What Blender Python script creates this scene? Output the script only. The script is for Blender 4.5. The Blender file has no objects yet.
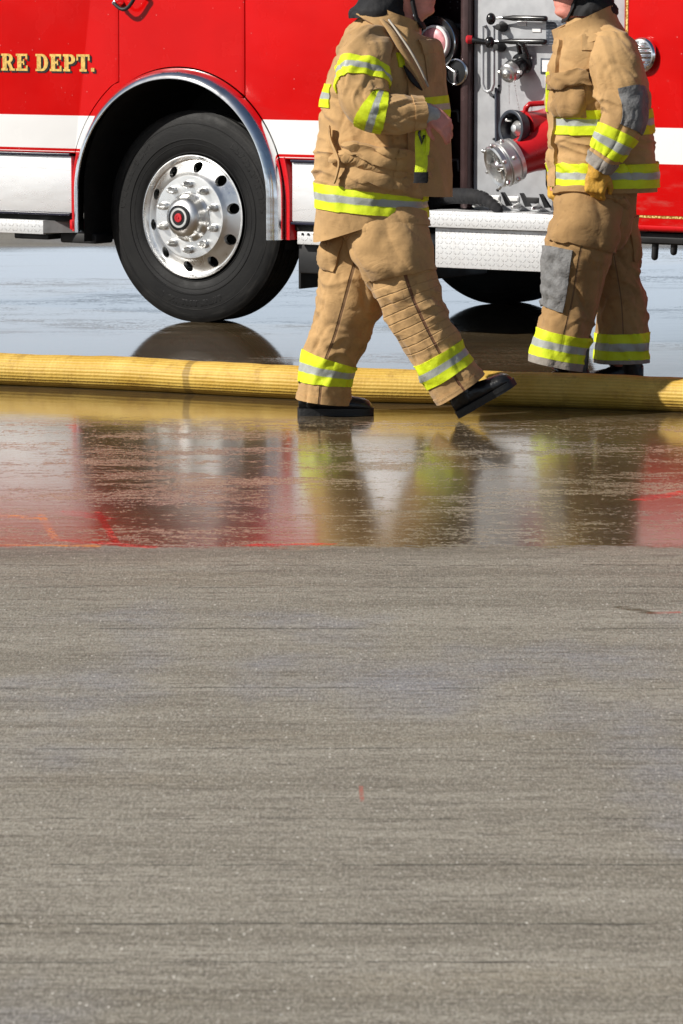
import bpy, bmesh, math, random
import numpy as np
from mathutils import Vector, Matrix, noise as mn
random.seed(7)
S = bpy.context.scene
COL = S.collection
PI = math.pi
R = math.radians

# ------------------------------------------------------------------ camera geometry
F, CAMH = 4000.0, 1.67
PITCH = math.atan2(515, F)
CP, SP = math.cos(PITCH), math.sin(PITCH)
def ray(px, py):
    x = (px - 341.5) / F; y = -(py - 512) / F
    return np.array((x, CP + y * SP, -SP + y * CP))
ANG = R(34.0)
TO = np.array((0, 20.0, 0))
TN = np.array((-math.sin(ANG), -math.cos(ANG), 0))
TT = np.array((math.cos(ANG), -math.sin(ANG), 0))
def tk(px, py, p=0.0):
    """point of the truck's side plane (moved out by p) -> (u, h)"""
    d = ray(px, py); o = TO + TN * p
    k = o.dot(TN) / d.dot(TN)
    w = d * k
    return float((w - TO).dot(TT)), float(CAMH + w[2])
def at(px, py, Y):
    d = ray(px, py); k = Y / d[1]
    return float(d[0] * k), Y, float(CAMH + d[2] * k)
def gnd(px, py):
    d = ray(px, py); k = -CAMH / d[2]
    return float(d[0] * k), float(d[1] * k)

# ------------------------------------------------------------------ object helpers
def tag(o, label, cat, group=None, kind=None):
    if label: o['label'] = label
    if cat: o['category'] = cat
    if group: o['group'] = group
    if kind: o['kind'] = kind
    return o
def empty(name, loc=(0, 0, 0), rz=0):
    o = bpy.data.objects.new(name, None); COL.objects.link(o)
    o.location = loc; o.rotation_euler = (0, 0, rz); o.empty_display_size = .2
    return o
def link_mesh(name, me, mat=None, parent=None):
    o = bpy.data.objects.new(name, me); COL.objects.link(o)
    if mat:
        for m in (mat if isinstance(mat, (list, tuple)) else [mat]): me.materials.append(m)
    if parent: o.parent = parent
    return o
def from_bm(name, bm, mat=None, parent=None, smooth=True, angle=40):
    me = bpy.data.meshes.new(name)
    bmesh.ops.recalc_face_normals(bm, faces=bm.faces)
    bm.to_mesh(me); bm.free()
    if smooth: shade(me, angle)
    return link_mesh(name, me, mat, parent)
def shade(me, angle=40):
    for p in me.polygons: p.use_smooth = True
    try: me.set_sharp_from_angle(angle=R(angle))
    except Exception: pass
def evaluated(o):
    dg = bpy.context.evaluated_depsgraph_get(); dg.update()
    me = bpy.data.meshes.new_from_object(o.evaluated_get(dg), depsgraph=dg)
    old = o.data; o.modifiers.clear(); o.data = me
    return o

def bm_box(bm, lo, hi, bevel=0.0, seg=2):
    c = [(a + b) / 2 for a, b in zip(lo, hi)]; d = [abs(b - a) for a, b in zip(lo, hi)]
    r = bmesh.ops.create_cube(bm, size=1.0)
    vs = r['verts']
    for v in vs: v.co = Vector((v.co.x * d[0] + c[0], v.co.y * d[1] + c[1], v.co.z * d[2] + c[2]))
    if bevel > 0:
        es = list({e for v in vs for e in v.link_edges})
        bmesh.ops.bevel(bm, geom=es, offset=min(bevel, min(d) * .45), segments=seg, affect='EDGES', profile=.5)
def box(name, lo, hi, mat, parent, bevel=.006):
    bm = bmesh.new(); bm_box(bm, lo, hi, bevel); return from_bm(name, bm, mat, parent)
def frame_of(axis):
    a = Vector(axis).normalized()
    u = Vector((0, 0, 1)) if abs(a.z) < .9 else Vector((1, 0, 0))
    x = u.cross(a).normalized(); y = a.cross(x)
    return a, x, y
def bm_lathe(bm, prof, org, axis, seg=48, closed=False, scale=(1, 1)):
    """prof: (distance along axis, radius)"""
    a, x, y = frame_of(axis); org = Vector(org); rows = []
    for d, r in prof:
        if r < 1e-6: rows.append([bm.verts.new(org + a * d)])
        else: rows.append([bm.verts.new(org + a * d + x * (r * scale[0] * math.cos(2 * PI * k / seg)) + y * (r * scale[1] * math.sin(2 * PI * k / seg))) for k in range(seg)])
    n = len(rows)
    for i in range(n if closed else n - 1):
        p, q = rows[i], rows[(i + 1) % n]
        for k in range(seg):
            k2 = (k + 1) % seg
            if len(p) == 1 and len(q) == 1: continue
            if len(p) == 1: bm.faces.new((p[0], q[k], q[k2]))
            elif len(q) == 1: bm.faces.new((p[k], p[k2], q[0]))
            else: bm.faces.new((p[k], p[k2], q[k2], q[k]))
def lathe(name, prof, org, axis, mat, parent, seg=48, closed=False, angle=35, scale=(1, 1)):
    bm = bmesh.new(); bm_lathe(bm, prof, org, axis, seg, closed, scale); return from_bm(name, bm, mat, parent, angle=angle)
def bm_tube(bm, pts, rad, seg=12, caps=True, flat=1.0):
    pts = [Vector(p) for p in pts]
    if not hasattr(rad, '__len__'): rad = [rad] * len(pts)
    rows = []; prev = None
    for i, p in enumerate(pts):
        t = (pts[min(i + 1, len(pts) - 1)] - pts[max(i - 1, 0)]).normalized()
        if prev is None:
            _, x, y = frame_of(t)
        else:
            x = (prev - t * prev.dot(t)).normalized()
        y = t.cross(x); prev = x
        rows.append([bm.verts.new(p + (x * math.cos(2 * PI * k / seg) + y * math.sin(2 * PI * k / seg) * flat) * rad[i]) for k in range(seg)])
    for i in range(len(rows) - 1):
        for k in range(seg):
            k2 = (k + 1) % seg
            bm.faces.new((rows[i][k], rows[i][k2], rows[i + 1][k2], rows[i + 1][k]))
    if caps:
        for j, row in ((0, rows[0]), (-1, rows[-1])):
            t = (pts[0] - pts[1]).normalized() if j == 0 else (pts[-1] - pts[-2]).normalized()
            c = pts[j]; r = rad[j]; last = row
            for f in (.5, .85):
                nr = []
                rr = math.sqrt(1 - f * f)
                for v in row: nr.append(bm.verts.new(c + (v.co - c) * rr + t * r * f * min(1, flat)))
                for k in range(seg):
                    k2 = (k + 1) % seg; bm.faces.new((last[k], last[k2], nr[k2], nr[k]))
                last = nr
            cv = bm.verts.new(c + t * r * min(1, flat))
            for k in range(seg): bm.faces.new((last[k], last[(k + 1) % seg], cv))
def tube(name, pts, rad, mat, parent, seg=12, caps=True, flat=1.0):
    bm = bmesh.new(); bm_tube(bm, pts, rad, seg, caps, flat); return from_bm(name, bm, mat, parent, angle=60)
def bm_prism(bm, poly, y0, y1, bevel=0.0):
    """poly in (x, z); extruded between y0 (outer) and y1 (inner)"""
    f = [bm.verts.new((x, y0, z)) for x, z in poly]
    b = [bm.verts.new((x, y1, z)) for x, z in poly]
    front = bm.faces.new(f); bm.faces.new(b[::-1])
    n = len(poly)
    for i in range(n): bm.faces.new((f[i], b[i], b[(i + 1) % n], f[(i + 1) % n]))
    if bevel:
        bmesh.ops.bevel(bm, geom=list(front.edges), offset=bevel, segments=2, affect='EDGES', profile=.5)
def prism(name, poly, y0, y1, mat, parent, bevel=0.0):
    bm = bmesh.new(); bm_prism(bm, poly, y0, y1, bevel); return from_bm(name, bm, mat, parent, angle=30)
def catmull(pts, n):
    P = [np.array(p, float) for p in pts]
    d = [0.0]
    for i in range(1, len(P)): d.append(d[-1] + max(1e-4, np.linalg.norm((P[i] - P[i - 1])[:3])))
    out = []
    for q in np.linspace(0, d[-1], n):
        i = min(max(int(np.searchsorted(d, q)) - 1, 0), len(P) - 2)
        t = (q - d[i]) / (d[i + 1] - d[i])
        def tang(j):
            if j == 0: return (P[1] - P[0]) / (d[1] - d[0])
            if j == len(P) - 1: return (P[-1] - P[-2]) / (d[-1] - d[-2])
            return (P[j + 1] - P[j - 1]) / (d[j + 1] - d[j - 1])
        h = d[i + 1] - d[i]
        out.append((2*t**3-3*t**2+1)*P[i] + (t**3-2*t**2+t)*h*tang(i) + (-2*t**3+3*t**2)*P[i+1] + (t**3-t**2)*h*tang(i+1))
    return np.array(out), np.linspace(0, d[-1], n)

# ------------------------------------------------------------------ materials
class NT:
    def __init__(self, name):
        self.m = bpy.data.materials.new(name); self.m.use_nodes = True
        self.t = self.m.node_tree; self.N = self.t.nodes; self.L = self.t.links
        self.b = self.N['Principled BSDF']
        self._obj = None
    def put(self, sock, v):
        if isinstance(v, bpy.types.NodeSocket): self.L.new(v, sock)
        elif isinstance(v, (tuple, list)) and len(v) == 3 and sock.type == 'RGBA': sock.default_value = (*v, 1)
        else: sock.default_value = v
    def set(self, **k):
        for n, v in k.items(): self.put(self.b.inputs[n.replace('_', ' ')], v)
        return self
    def obj(self):
        if not self._obj: self._obj = self.N.new('ShaderNodeTexCoord')
        return self._obj.outputs['Object']
    def uv(self):
        if not self._obj: self._obj = self.N.new('ShaderNodeTexCoord')
        return self._obj.outputs['UV']
    def pos(self):
        return self.N.new('ShaderNodeNewGeometry').outputs['Position']
    def xyz(self, v):
        s = self.N.new('ShaderNodeSeparateXYZ'); self.L.new(v, s.inputs[0]); return s.outputs
    def vec(self, x, y, z):
        c = self.N.new('ShaderNodeCombineXYZ')
        for i, q in enumerate((x, y, z)): self.put(c.inputs[i], q)
        return c.outputs[0]
    def scl(self, v, s, off=(0, 0, 0)):
        m = self.N.new('ShaderNodeMapping'); self.L.new(v, m.inputs['Vector']); m.inputs['Scale'].default_value = s; m.inputs['Location'].default_value = off
        return m.outputs[0]
    def noise(self, v, scale=1.0, detail=2.0, rough=.5, dist=0.0):
        n = self.N.new('ShaderNodeTexNoise'); self.L.new(v, n.inputs['Vector'])
        n.inputs['Scale'].default_value = scale; n.inputs['Detail'].default_value = detail; n.inputs['Roughness'].default_value = rough; n.inputs['Distortion'].default_value = dist
        return n.outputs['Fac']
    def voro(self, v, scale=1.0, out='Distance', rnd=1.0):
        n = self.N.new('ShaderNodeTexVoronoi'); self.L.new(v, n.inputs['Vector']); n.inputs['Scale'].default_value = scale; n.inputs['Randomness'].default_value = rnd
        return n.outputs[out]
    def math(self, op, a, b=0.0, c=None, clamp=False):
        n = self.N.new('ShaderNodeMath'); n.operation = op; n.use_clamp = clamp
        self.put(n.inputs[0], a); self.put(n.inputs[1], b)
        if c is not None: self.put(n.inputs[2], c)
        return n.outputs[0]
    def step(self, v, lo, hi, a=0.0, b=1.0, smooth=True):
        n = self.N.new('ShaderNodeMapRange'); n.interpolation_type = 'SMOOTHSTEP' if smooth else 'LINEAR'
        self.put(n.inputs[0], v); self.put(n.inputs[1], lo); self.put(n.inputs[2], hi); self.put(n.inputs[3], a); self.put(n.inputs[4], b)
        return n.outputs[0]
    def band(self, v, lo, hi, e=.001):
        return self.math('MULTIPLY', self.step(v, lo - e, lo + e), self.step(v, hi - e, hi + e, 1.0, 0.0))
    def mix(self, f, a, b, mode='MIX'):
        n = self.N.new('ShaderNodeMix'); n.data_type = 'RGBA'; n.blend_type = mode
        self.put(n.inputs[0], f); self.put(n.inputs[6], a); self.put(n.inputs[7], b)
        return n.outputs[2]
    def bump(self, h, dist=.002, strength=1.0, prev=None):
        n = self.N.new('ShaderNodeBump'); n.inputs['Distance'].default_value = dist; self.put(n.inputs['Strength'], strength)
        self.L.new(h, n.inputs['Height'])
        if prev is not None: self.L.new(prev, n.inputs['Normal'])
        return n.outputs[0]

def simple(name, col, rough=.5, metal=0.0, var=.25, vscale=9.0, bump=0.0, bscale=60.0, spec=.5):
    n = NT(name); v = n.obj()
    f = n.noise(v, vscale, 4, .6)
    c = n.mix(n.step(f, .3, .7), tuple(x * (1 - var) for x in col), tuple(min(.95, x * (1 + var * .6)) for x in col))
    n.set(Base_Color=c, Roughness=n.step(f, .3, .7, max(0.02, rough * .85), min(1, rough * 1.15)), Metallic=metal)
    n.b.inputs['Specular IOR Level'].default_value = spec
    if bump: n.set(Normal=n.bump(n.noise(v, bscale, 3), bump))
    return n.m

def panel_paint(name, right=False):
    n = NT(name); v = n.obj(); x, y, z = n.xyz(v)
    red = n.mix(n.step(n.noise(v, 2.2, 3), .3, .7), (.53, .002, .0022), (.60, .0026, .0026))
    white = (.84, .84, .84)
    w = n.band(z, .886, 1.057, .0012)
    c = n.mix(w, red, white)
    if not right:
        c = n.mix(n.band(z, .868, .8715, .0008), c, white)
    else:
        gold = n.mix(n.step(n.noise(n.scl(v, (90, 1, 90)), 1, 1), .4, .6), (.35, .17, .03), (.82, .60, .22))
        g1 = n.math('ADD', n.band(z, .627, .643, .001), n.math('MULTIPLY', n.band(x, 1.618, 1.642, .001), n.step(z, .643, .644)), clamp=True)
        g2 = n.math('ADD', n.band(z, .630, .640, .001), n.math('MULTIPLY', n.band(x, 1.624, 1.636, .001), n.step(z, .640, .641)), clamp=True)
        c = n.mix(g1, c, (.22, .012, .008)); c = n.mix(g2, c, gold)
    # water-drop glints painted as pale specks, plus road grime low down
    d = n.voro(v, 42.0); rnd = n.xyz(n.voro(v, 42.0, 'Color'))[0]
    drop_glint = n.math('MULTIPLY', n.step(d, .05, .16, 1, 0), n.step(rnd, .90, .93))
    c = n.mix(n.math('MULTIPLY', drop_glint, .26), c, (.75, .72, .70))
    grime = n.math('MULTIPLY', n.step(z, .55, 1.0, 1, 0), n.math('MULTIPLY', n.math('SUBTRACT', 1.0, w), n.step(n.noise(n.scl(v, (3, 3, 9)), 2, 5, .65), .48, .75)))
    c = n.mix(n.math('MULTIPLY', grime, .35), c, (.30, .24, .20))
    wav = n.noise(n.scl(v, (1.6, 1, 2.4)), 1.5, 2)
    n.set(Base_Color=c, Roughness=n.step(n.noise(v, 6, 4), .3, .7, .16, .30), Normal=n.bump(n.math('ADD', wav, n.math('MULTIPLY', drop_glint, .02)), .006))
    n.b.inputs['Specular IOR Level'].default_value = .22
    return n.m

def polished(name, base=(.86, .87, .88), r0=.10, r1=.32, wave=.006, streak=(1.5, 1, 14)):
    n = NT(name); v = n.obj()
    f = n.noise(v, 5, 5, .62); g = n.noise(n.scl(v, streak), 1.3, 4, .6, .6)
    c = n.mix(n.math('MULTIPLY', n.step(g, .60, .70), .35), base, tuple(x * .45 for x in base))
    c = n.mix(n.step(f, .62, .85, 0, .25), c, (.55, .54, .52))
    n.set(Base_Color=c, Metallic=1.0, Roughness=n.step(f, .3, .7, r0, r1), Normal=n.bump(n.noise(n.scl(v, (2, 2, 5)), 1.6, 2), wave))
    return n.m

def tread_plate(name):
    n = NT(name); v = n.obj(); x, y, z = n.xyz(v)
    w = n.math('SUBTRACT', z, y)
    k = 40.0
    a = n.math('MULTIPLY', x, k); b = n.math('MULTIPLY', w, k)
    par = n.math('MODULO', n.math('ADD', n.math('FLOOR', a), n.math('FLOOR', b)), 2.0)
    par = n.math('ABSOLUTE', par)
    fa = n.math('SUBTRACT', n.math('FRACT', a), .5); fb = n.math('SUBTRACT', n.math('FRACT', b), .5)
    s = n.math('SUBTRACT', n.math('MULTIPLY', par, 2.0), 1.0)
    p = n.math('ADD', fa, n.math('MULTIPLY', fb, s)); q = n.math('SUBTRACT', fa, n.math('MULTIPLY', fb, s))
    dd = n.math('ADD', n.math('MULTIPLY', n.math('MULTIPLY', p, p), 1.6), n.math('MULTIPLY', n.math('MULTIPLY', q, q), 14.0))
    h = n.step(dd, .35, .62, 1, 0)
    f = n.noise(v, 7, 5, .6)
    c = n.mix(n.step(f, .35, .75), (.76, .77, .78), (.64, .64, .64))
    n.set(Base_Color=c, Metallic=.35, Roughness=n.step(f, .3, .7, .34, .5), Normal=n.bump(h, .0055))
    return n.m

def cloth(name, base=(.43, .27, .125), seams=(), quilt=None, dirt=.55, seed=0.0):
    """heavy duck cloth; the UV map is (turn around the limb, metres along it)"""
    n = NT(name); v = n.scl(n.obj(), (1, 1, 1), (seed, seed * .7, 0)); u, w, _ = n.xyz(n.uv())
    f = n.noise(v, 5, 5, .65); g = n.noise(v, 26, 4, .6)
    c = n.mix(n.step(f, .30, .72), tuple(x * .84 for x in base), tuple(x * 1.10 for x in base))
    c = n.mix(n.math('MULTIPLY', n.step(n.noise(v, 4.1, 6, .72), .50, .72), dirt * .75), c, (.20, .12, .055))
    c = n.mix(n.math('MULTIPLY', n.step(g, .60, .72), .18 + .2 * dirt), c, (.12, .07, .035))
    h = None
    lines = None
    for t0, col in seams:
        d = n.math('ABSOLUTE', n.math('SUBTRACT', u, t0))
        m = n.step(d, .004, .009, 1, 0)
        c = n.mix(n.math('MULTIPLY', m, .8), c, col)
        lines = m if lines is None else n.math('MAXIMUM', lines, m)
    fine = n.math('ADD', n.math('MULTIPLY', n.noise(v, 420, 2), .12), n.math('MULTIPLY', n.noise(v, 38, 3, .5), .30))
    big = n.noise(n.scl(v, (1, 1, 1.6)), 9, 4, .55, .8)
    nor = n.bump(big, .030, .26)
    nor = n.bump(fine, .006, .7, nor)
    if lines is not None: nor = n.bump(n.math('SUBTRACT', 1.0, lines), .004, 1.0, nor)
    if quilt:
        a, b, pitch = quilt
        ph = n.math('ABSOLUTE', n.math('SINE', n.math('MULTIPLY', n.math('ADD', w, n.math('MULTIPLY', f, .012)), PI / pitch)))
        m = n.math('MULTIPLY', n.step(ph, .0, .35), 1.0)
        msk = n.band(w, a, b, .01)
        nor = n.bump(n.math('MULTIPLY', m, msk), .005, .55, nor)
    n.set(Base_Color=c, Roughness=.88, Normal=nor)
    n.b.inputs['Specular IOR Level'].default_value = .25
    n.b.inputs['Sheen Weight'].default_value = .15
    return n.m

def trim_mat(name):
    n = NT(name); u, w, _ = n.xyz(n.uv()); v = n.obj()
    f = n.noise(v, 12, 4, .6)
    lime = n.mix(n.step(f, .3, .7), (.62, .74, .008), (.74, .86, .015))
    silv = n.mix(n.step(f, .3, .7), (.33, .35, .32), (.43, .45, .42))
    s = n.band(w, .36, .64, .012)
    c = n.mix(s, lime, silv)
    st = n.math('ADD', n.band(w, .33, .345, .006), n.band(w, .655, .67, .006), clamp=True)
    c = n.mix(n.math('MULTIPLY', st, .5), c, (.22, .27, .03))
    c = n.mix(n.math('MULTIPLY', n.step(n.noise(v, 7, 5, .7), .56, .74), .3), c, (.20, .18, .06))
    nor = n.bump(n.noise(v, 16, 3), .012, .6); nor = n.bump(n.noise(v, 300, 2), .0012, .6, nor)
    n.set(Base_Color=c, Roughness=n.math('SUBTRACT', .7, n.math('MULTIPLY', s, .25)), Normal=nor)
    return n.m

def ground_mat():
    n = NT('broomed_concrete'); P = n.pos(); x, y, z = n.xyz(P)
    def streak(sx, sy, detail=3, rough=.6, off=0.0): return n.noise(n.scl(P, (sx, sy, 1), (off, off, 0)), 1.0, detail, rough)
    # --- dry concrete
    s1 = streak(.45, 3.6, 5, .72); s2 = streak(2.6, 36, 5, .8, 3.1); s3 = streak(9.0, 100, 3, .75, 7.7); blot = n.noise(P, .9, 5, .6)
    grit = n.noise(n.scl(P, (1, .26, 1)), 170, 3, .8); grit2 = n.noise(n.scl(P, (1, .34, 1)), 62, 4, .75)
    c = n.mix(n.step(s1, .30, .70), (.235, .212, .164), (.390, .358, .292))
    c = n.mix(n.step(n.noise(n.scl(P, (1, .6, 1), (2, 5, 0)), .8, 5, .6), .50, .66, 0, .75), c, (.27, .275, .31))
    c = n.mix(n.step(n.noise(n.scl(P, (.7, 2.5, 1), (9, 4, 0)), 1, 4), .55, .75, 0, .5), c, (.31, .262, .18))
    c = n.mix(n.math('MULTIPLY', n.step(s2, .53, .61), .60), c, (.105, .09, .068))
    c = n.mix(n.math('MULTIPLY', n.step(s2, .46, .30), .40), c, (.44, .41, .35))
    c = n.mix(n.math('MULTIPLY', n.step(s3, .53, .60), .62), c, (.09, .077, .06))
    c = n.mix(n.math('MULTIPLY', n.step(grit, .51, .62), .58), c, (.12, .105, .085))
    c = n.mix(n.math('MULTIPLY', n.step(grit, .49, .37), .42), c, (.60, .56, .49))
    c = n.mix(n.math('MULTIPLY', n.step(grit2, .52, .66), .38), c, (.16, .14, .11))
    c = n.mix(n.math('MULTIPLY', n.step(grit2, .48, .34), .28), c, (.54, .50, .43))
    # a few continuous broom grooves
    lw = n.math('ADD', y, n.math('ADD', n.math('MULTIPLY', n.noise(n.scl(P, (1.1, .6, 1)), 1, 3), .05), n.math('MULTIPLY', n.noise(n.scl(P, (26, 9, 1)), 1, 3, .7), .016)))
    lines = None
    for y0, wd in ((10.55, .010), (9.62, .009), (8.83, .007), (8.06, .006), (7.62, .008), (7.12, .010), (6.83, .006), (11.3, .009), (11.75, .012)):
        q = n.step(n.math('ABSOLUTE', n.math('SUBTRACT', lw, y0 + .025)), wd * .25, wd * .75, 1, 0)
        lines = q if lines is None else n.math('MAXIMUM', lines, q)
    brk = n.step(n.noise(n.scl(P, (2.4, 3.0, 1)), 1, 5, .8), .44, .56)
    lines = n.math('MULTIPLY', lines, brk)
    c = n.mix(n.math('MULTIPLY', lines, .80), c, (.060, .063, .048))
    PS = n.scl(P, (1, .42, 1)); dv = n.voro(PS, 80.0); rv = n.xyz(n.voro(PS, 80.0, 'Color'))
    spk = n.math('MULTIPLY', n.step(dv, .12, .26, 1, 0), n.step(rv[0], .90, .93))
    c = n.mix(n.math('MULTIPLY', spk, .9), c, (.78, .74, .66))
    dk = n.math('MULTIPLY', n.step(dv, .08, .2, 1, 0), n.step(rv[1], .86, .89))
    c = n.mix(n.math('MULTIPLY', dk, .6), c, (.07, .06, .05))
    # --- paint marks sprayed on the concrete, plus a painted reflection of the engine
    def seg(a, b, w):
        (ax, ay), (bx, by) = a, b
        dx, dy = bx - ax, by - ay; L2 = dx * dx + dy * dy
        wob = n.math('MULTIPLY', n.math('SUBTRACT', n.noise(P, 14, 3), .5), w * 2.2)
        qx = n.math('SUBTRACT', x, ax); qy = n.math('SUBTRACT', n.math('ADD', y, wob), ay)
        t = n.math('DIVIDE', n.math('ADD', n.math('MULTIPLY', qx, dx), n.math('MULTIPLY', qy, dy)), L2, clamp=True)
        ex = n.math('SUBTRACT', qx, n.math('MULTIPLY', t, dx)); ey = n.math('SUBTRACT', qy, n.math('MULTIPLY', t, dy))
        d = n.math('SQRT', n.math('ADD', n.math('MULTIPLY', ex, ex), n.math('MULTIPLY', ey, ey)))
        return n.step(d, w * .5, w, 1, 0)
    red = (.80, .03, .015); orange = (.85, .30, .03)
    wear = n.step(n.noise(n.scl(P, (22, 40, 1)), 1, 5, .8), .41, .52)
    G = gnd
    for col, pts, w in ((red, ((68, 512), (104, 518)), .05), (red, ((98, 512), (117, 545)), .016), (red, ((62, 540), (150, 547)), .035),
                        (red, ((250, 545), (330, 544)), .03), (orange, ((8, 516), (36, 518)), .045), (orange, ((40, 514), (56, 540)), .018),
                        (orange, ((0, 545), (95, 546)), .025), (red, ((640, 500), (683, 492)), .05), ((.45, .13, .10), ((652, 613), (676, 612)), .022), ((.42, .15, .11), ((361, 786), (362, 801)), .006), (red, ((72, 425), (78, 432)), .03)):  # red stroke at the right edge paints the engine's reflection
        m = seg(G(*pts[0]), G(*pts[1]), w)
        c = n.mix(n.math('MULTIPLY', n.math('MULTIPLY', m, wear), .95), c, col)
    m = seg(G(622, 607), G(650, 613), .03)
    c = n.mix(n.math('MULTIPLY', n.math('MULTIPLY', m, wear), .8), c, (.07, .05, .02))
    # --- water lying on the apron
    edge = n.math('ADD', y, n.math('MULTIPLY', n.math('SUBTRACT', streak(3.2, 12, 5, .8, 1.7), .5), .60))
    wet = n.math('MULTIPLY', n.step(edge, 12.08, 12.18), n.step(n.math('ADD', y, n.math('MULTIPLY', n.noise(n.scl(P, (.5, 1, 1)), 1, 3), 1.4)), 27.0, 28.2, 1, 0))
    damp = n.math('MULTIPLY', n.step(n.math('ADD', edge, n.math('MULTIPLY', n.math('SUBTRACT', streak(.8, 14, 4, .7, 5), .5), 2.2)), 10.6, 12.6), .75)
    film = n.math('ADD', n.math('MULTIPLY', streak(1.2, 3.0, 3, .6, 2.2), .34), n.math('ADD', n.math('MULTIPLY', streak(10, 24, 4, .8, 4.4), .42), n.math('MULTIPLY', grit2, .26)))
    far_p = n.step(streak(.35, .9, 4, .6, 9.1), .40, .60)
    deep = n.math('MAXIMUM', n.step(film, .476, .504), n.math('MULTIPLY', n.step(y, 15.4, 16.3), n.step(y, 17.2, 18.6, 1.0, n.math('ADD', .45, n.math('MULTIPLY', far_p, .55)))))
    wc = n.mix(1.0, c, n.mix(deep, (.78, .69, .57), (.31, .24, .155)), 'MULTIPLY')
    c2 = n.mix(n.math('MAXIMUM', wet, n.math('MULTIPLY', damp, .35)), c, wc)
    rw = n.step(deep, 0, 1, .27, n.step(y, 14.2, 17.5, .125, .05))
    rough = n.math('ADD', n.math('MULTIPLY', n.math('SUBTRACT', 1.0, wet), n.math('SUBTRACT', .72, n.math('MULTIPLY', damp, .35))), n.math('MULTIPLY', wet, rw))
    hd = n.math('ADD', n.math('ADD', n.math('MULTIPLY', s2, -.6), n.math('MULTIPLY', s3, -.45)), n.math('ADD', n.math('MULTIPLY', grit, .25), n.math('MULTIPLY', lines, -.6)))
    dry_b = n.bump(hd, .008, n.math('SUBTRACT', 1.0, n.math('MULTIPLY', wet, n.step(deep, 0, 1, .97, .998))))
    rip = n.math('ADD', n.math('MULTIPLY', streak(4, 13, 3, .6, 6.6), .8), n.math('MULTIPLY', streak(14, 30, 2, .6, 1.6), .12))
    nor = n.bump(rip, .0010, n.math('MULTIPLY', wet, n.step(y, 16.2, 18.0, .5, .2)), dry_b)
    n.set(Base_Color=c2, Roughness=rough, Normal=nor)
    n.put(n.b.inputs['IOR'], n.math('ADD', 1.38, n.math('MULTIPLY', wet, .04)))
    return n.m

M = {}
M['left_paint'] = panel_paint('fire_red_paint_left')
M['right_paint'] = panel_paint('fire_red_paint_right', True)
M['red'] = simple('fire_red_trim', (.62, .006, .010), .28, var=.1)
def sheet_steel():
    n = NT('bright_sheet_steel'); v = n.obj(); x, y, z = n.xyz(v)
    wob = n.math('ADD', z, n.math('MULTIPLY', n.noise(n.scl(v, (2.2, 1, 3)), 1, 3), .09))
    ln = n.math('MAXIMUM', n.band(wob, .820, .8225, .0022), n.band(wob, .655, .657, .002))  # dark ripples of mirrored surroundings, painted into the steel's colour
    ln = n.math('MULTIPLY', ln, n.step(n.noise(n.scl(v, (3, 1, 9), (4, 0, 0)), 1, 3), .35, .6))
    f = n.noise(n.scl(v, (3, 1, 9)), 2, 5, .65)
    c = n.mix(n.step(f, .35, .75), (.90, .90, .91), (.78, .79, .80))
    c = n.mix(n.math('MULTIPLY', ln, .6), c, (.25, .26, .28))
    n.set(Base_Color=c, Metallic=.40, Roughness=n.step(f, .3, .7, .22, .4), Normal=n.bump(n.noise(n.scl(v, (2, 2, 5)), 1.6, 2), .004))
    return n.m
M['chrome'] = sheet_steel()
M['lip'] = polished('chrome_lip', r0=.07, r1=.20, wave=.004, streak=(6, 6, 6))
M['rim'] = polished('polished_aluminium', r0=.22, r1=.42, wave=.002, base=(.90, .90, .89), streak=(9, 9, 9))
M['tread'] = tread_plate('tread_plate')
M['black'] = simple('black_underbody', (.010, .010, .011), .6, var=.4)
M['gap'] = simple('dark_gap', (.004, .004, .004), .8)
M['gloss_black'] = simple('gloss_black', (.012, .012, .013), .22, var=.2)
M['trim_dark'] = simple('dark_trim', (.012, .012, .03), .3)
M['panel'] = simple('brushed_panel', (.47, .48, .50), .42, .25, var=.08, vscale=14)
M['maroon'] = simple('dark_maroon', (.020, .006, .008), .35, var=.4)
M['steel'] = polished('cast_fitting', base=(.66, .66, .65), r0=.30, r1=.5, wave=.003)
M['inlet_red'] = simple('inlet_red', (.50, .010, .014), .30, var=.12)
M['pink'] = simple('pinkish_red_cap', (.72, .30, .32), .35, var=.4, vscale=28)  # mottled pinkish red
M['white'] = simple('white_enamel', (.80, .80, .80), .4, var=.04)
M['navy'] = simple('slate_plate', (.045, .055, .075), .4, var=.35, vscale=60)
def rubber():
    n = NT('tyre_rubber'); v = n.obj(); x, y, z = n.xyz(v)
    r = n.math('SQRT', n.math('ADD', n.math('MULTIPLY', x, x), n.math('MULTIPLY', z, z)))
    an = n.math('ARCTAN2', z, x)
    f = n.noise(v, 6, 5, .65)
    dust = n.math('MULTIPLY', n.step(n.noise(n.vec(n.math('MULTIPLY', an, 3.0), n.math('MULTIPLY', r, 60.0), 0.0), 1, 4, .7), .45, .7), n.step(r, .40, .53))
    c = n.mix(n.step(f, .3, .7), (.006, .006, .0065), (.0115, .0115, .0115))
    c = n.mix(n.math('MULTIPLY', dust, .35), c, (.055, .052, .048))
    blk = n.math('MULTIPLY', n.step(n.noise(n.vec(n.math('MULTIPLY', an, 26.0), n.math('MULTIPLY', r, 28.0), 0.0), 1, 1), .50, .53), n.band(r, .432, .462, .002))
    arcs = n.math('MULTIPLY', blk, n.step(n.math('SINE', n.math('MULTIPLY', an, 3.0)), .2, .25))
    rings = n.math('ADD', n.band(r, .478, .481, .001), n.band(r, .372, .375, .001))
    n.b.inputs['Specular IOR Level'].default_value = .22
    h = n.math('ADD', n.math('ADD', n.math('MULTIPLY', arcs, .8), rings), n.math('MULTIPLY', n.noise(v, 90, 3), .35))
    n.set(Base_Color=c, Roughness=n.step(f, .3, .7, .5, .7), Normal=n.bump(h, .0022))
    return n.m
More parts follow.
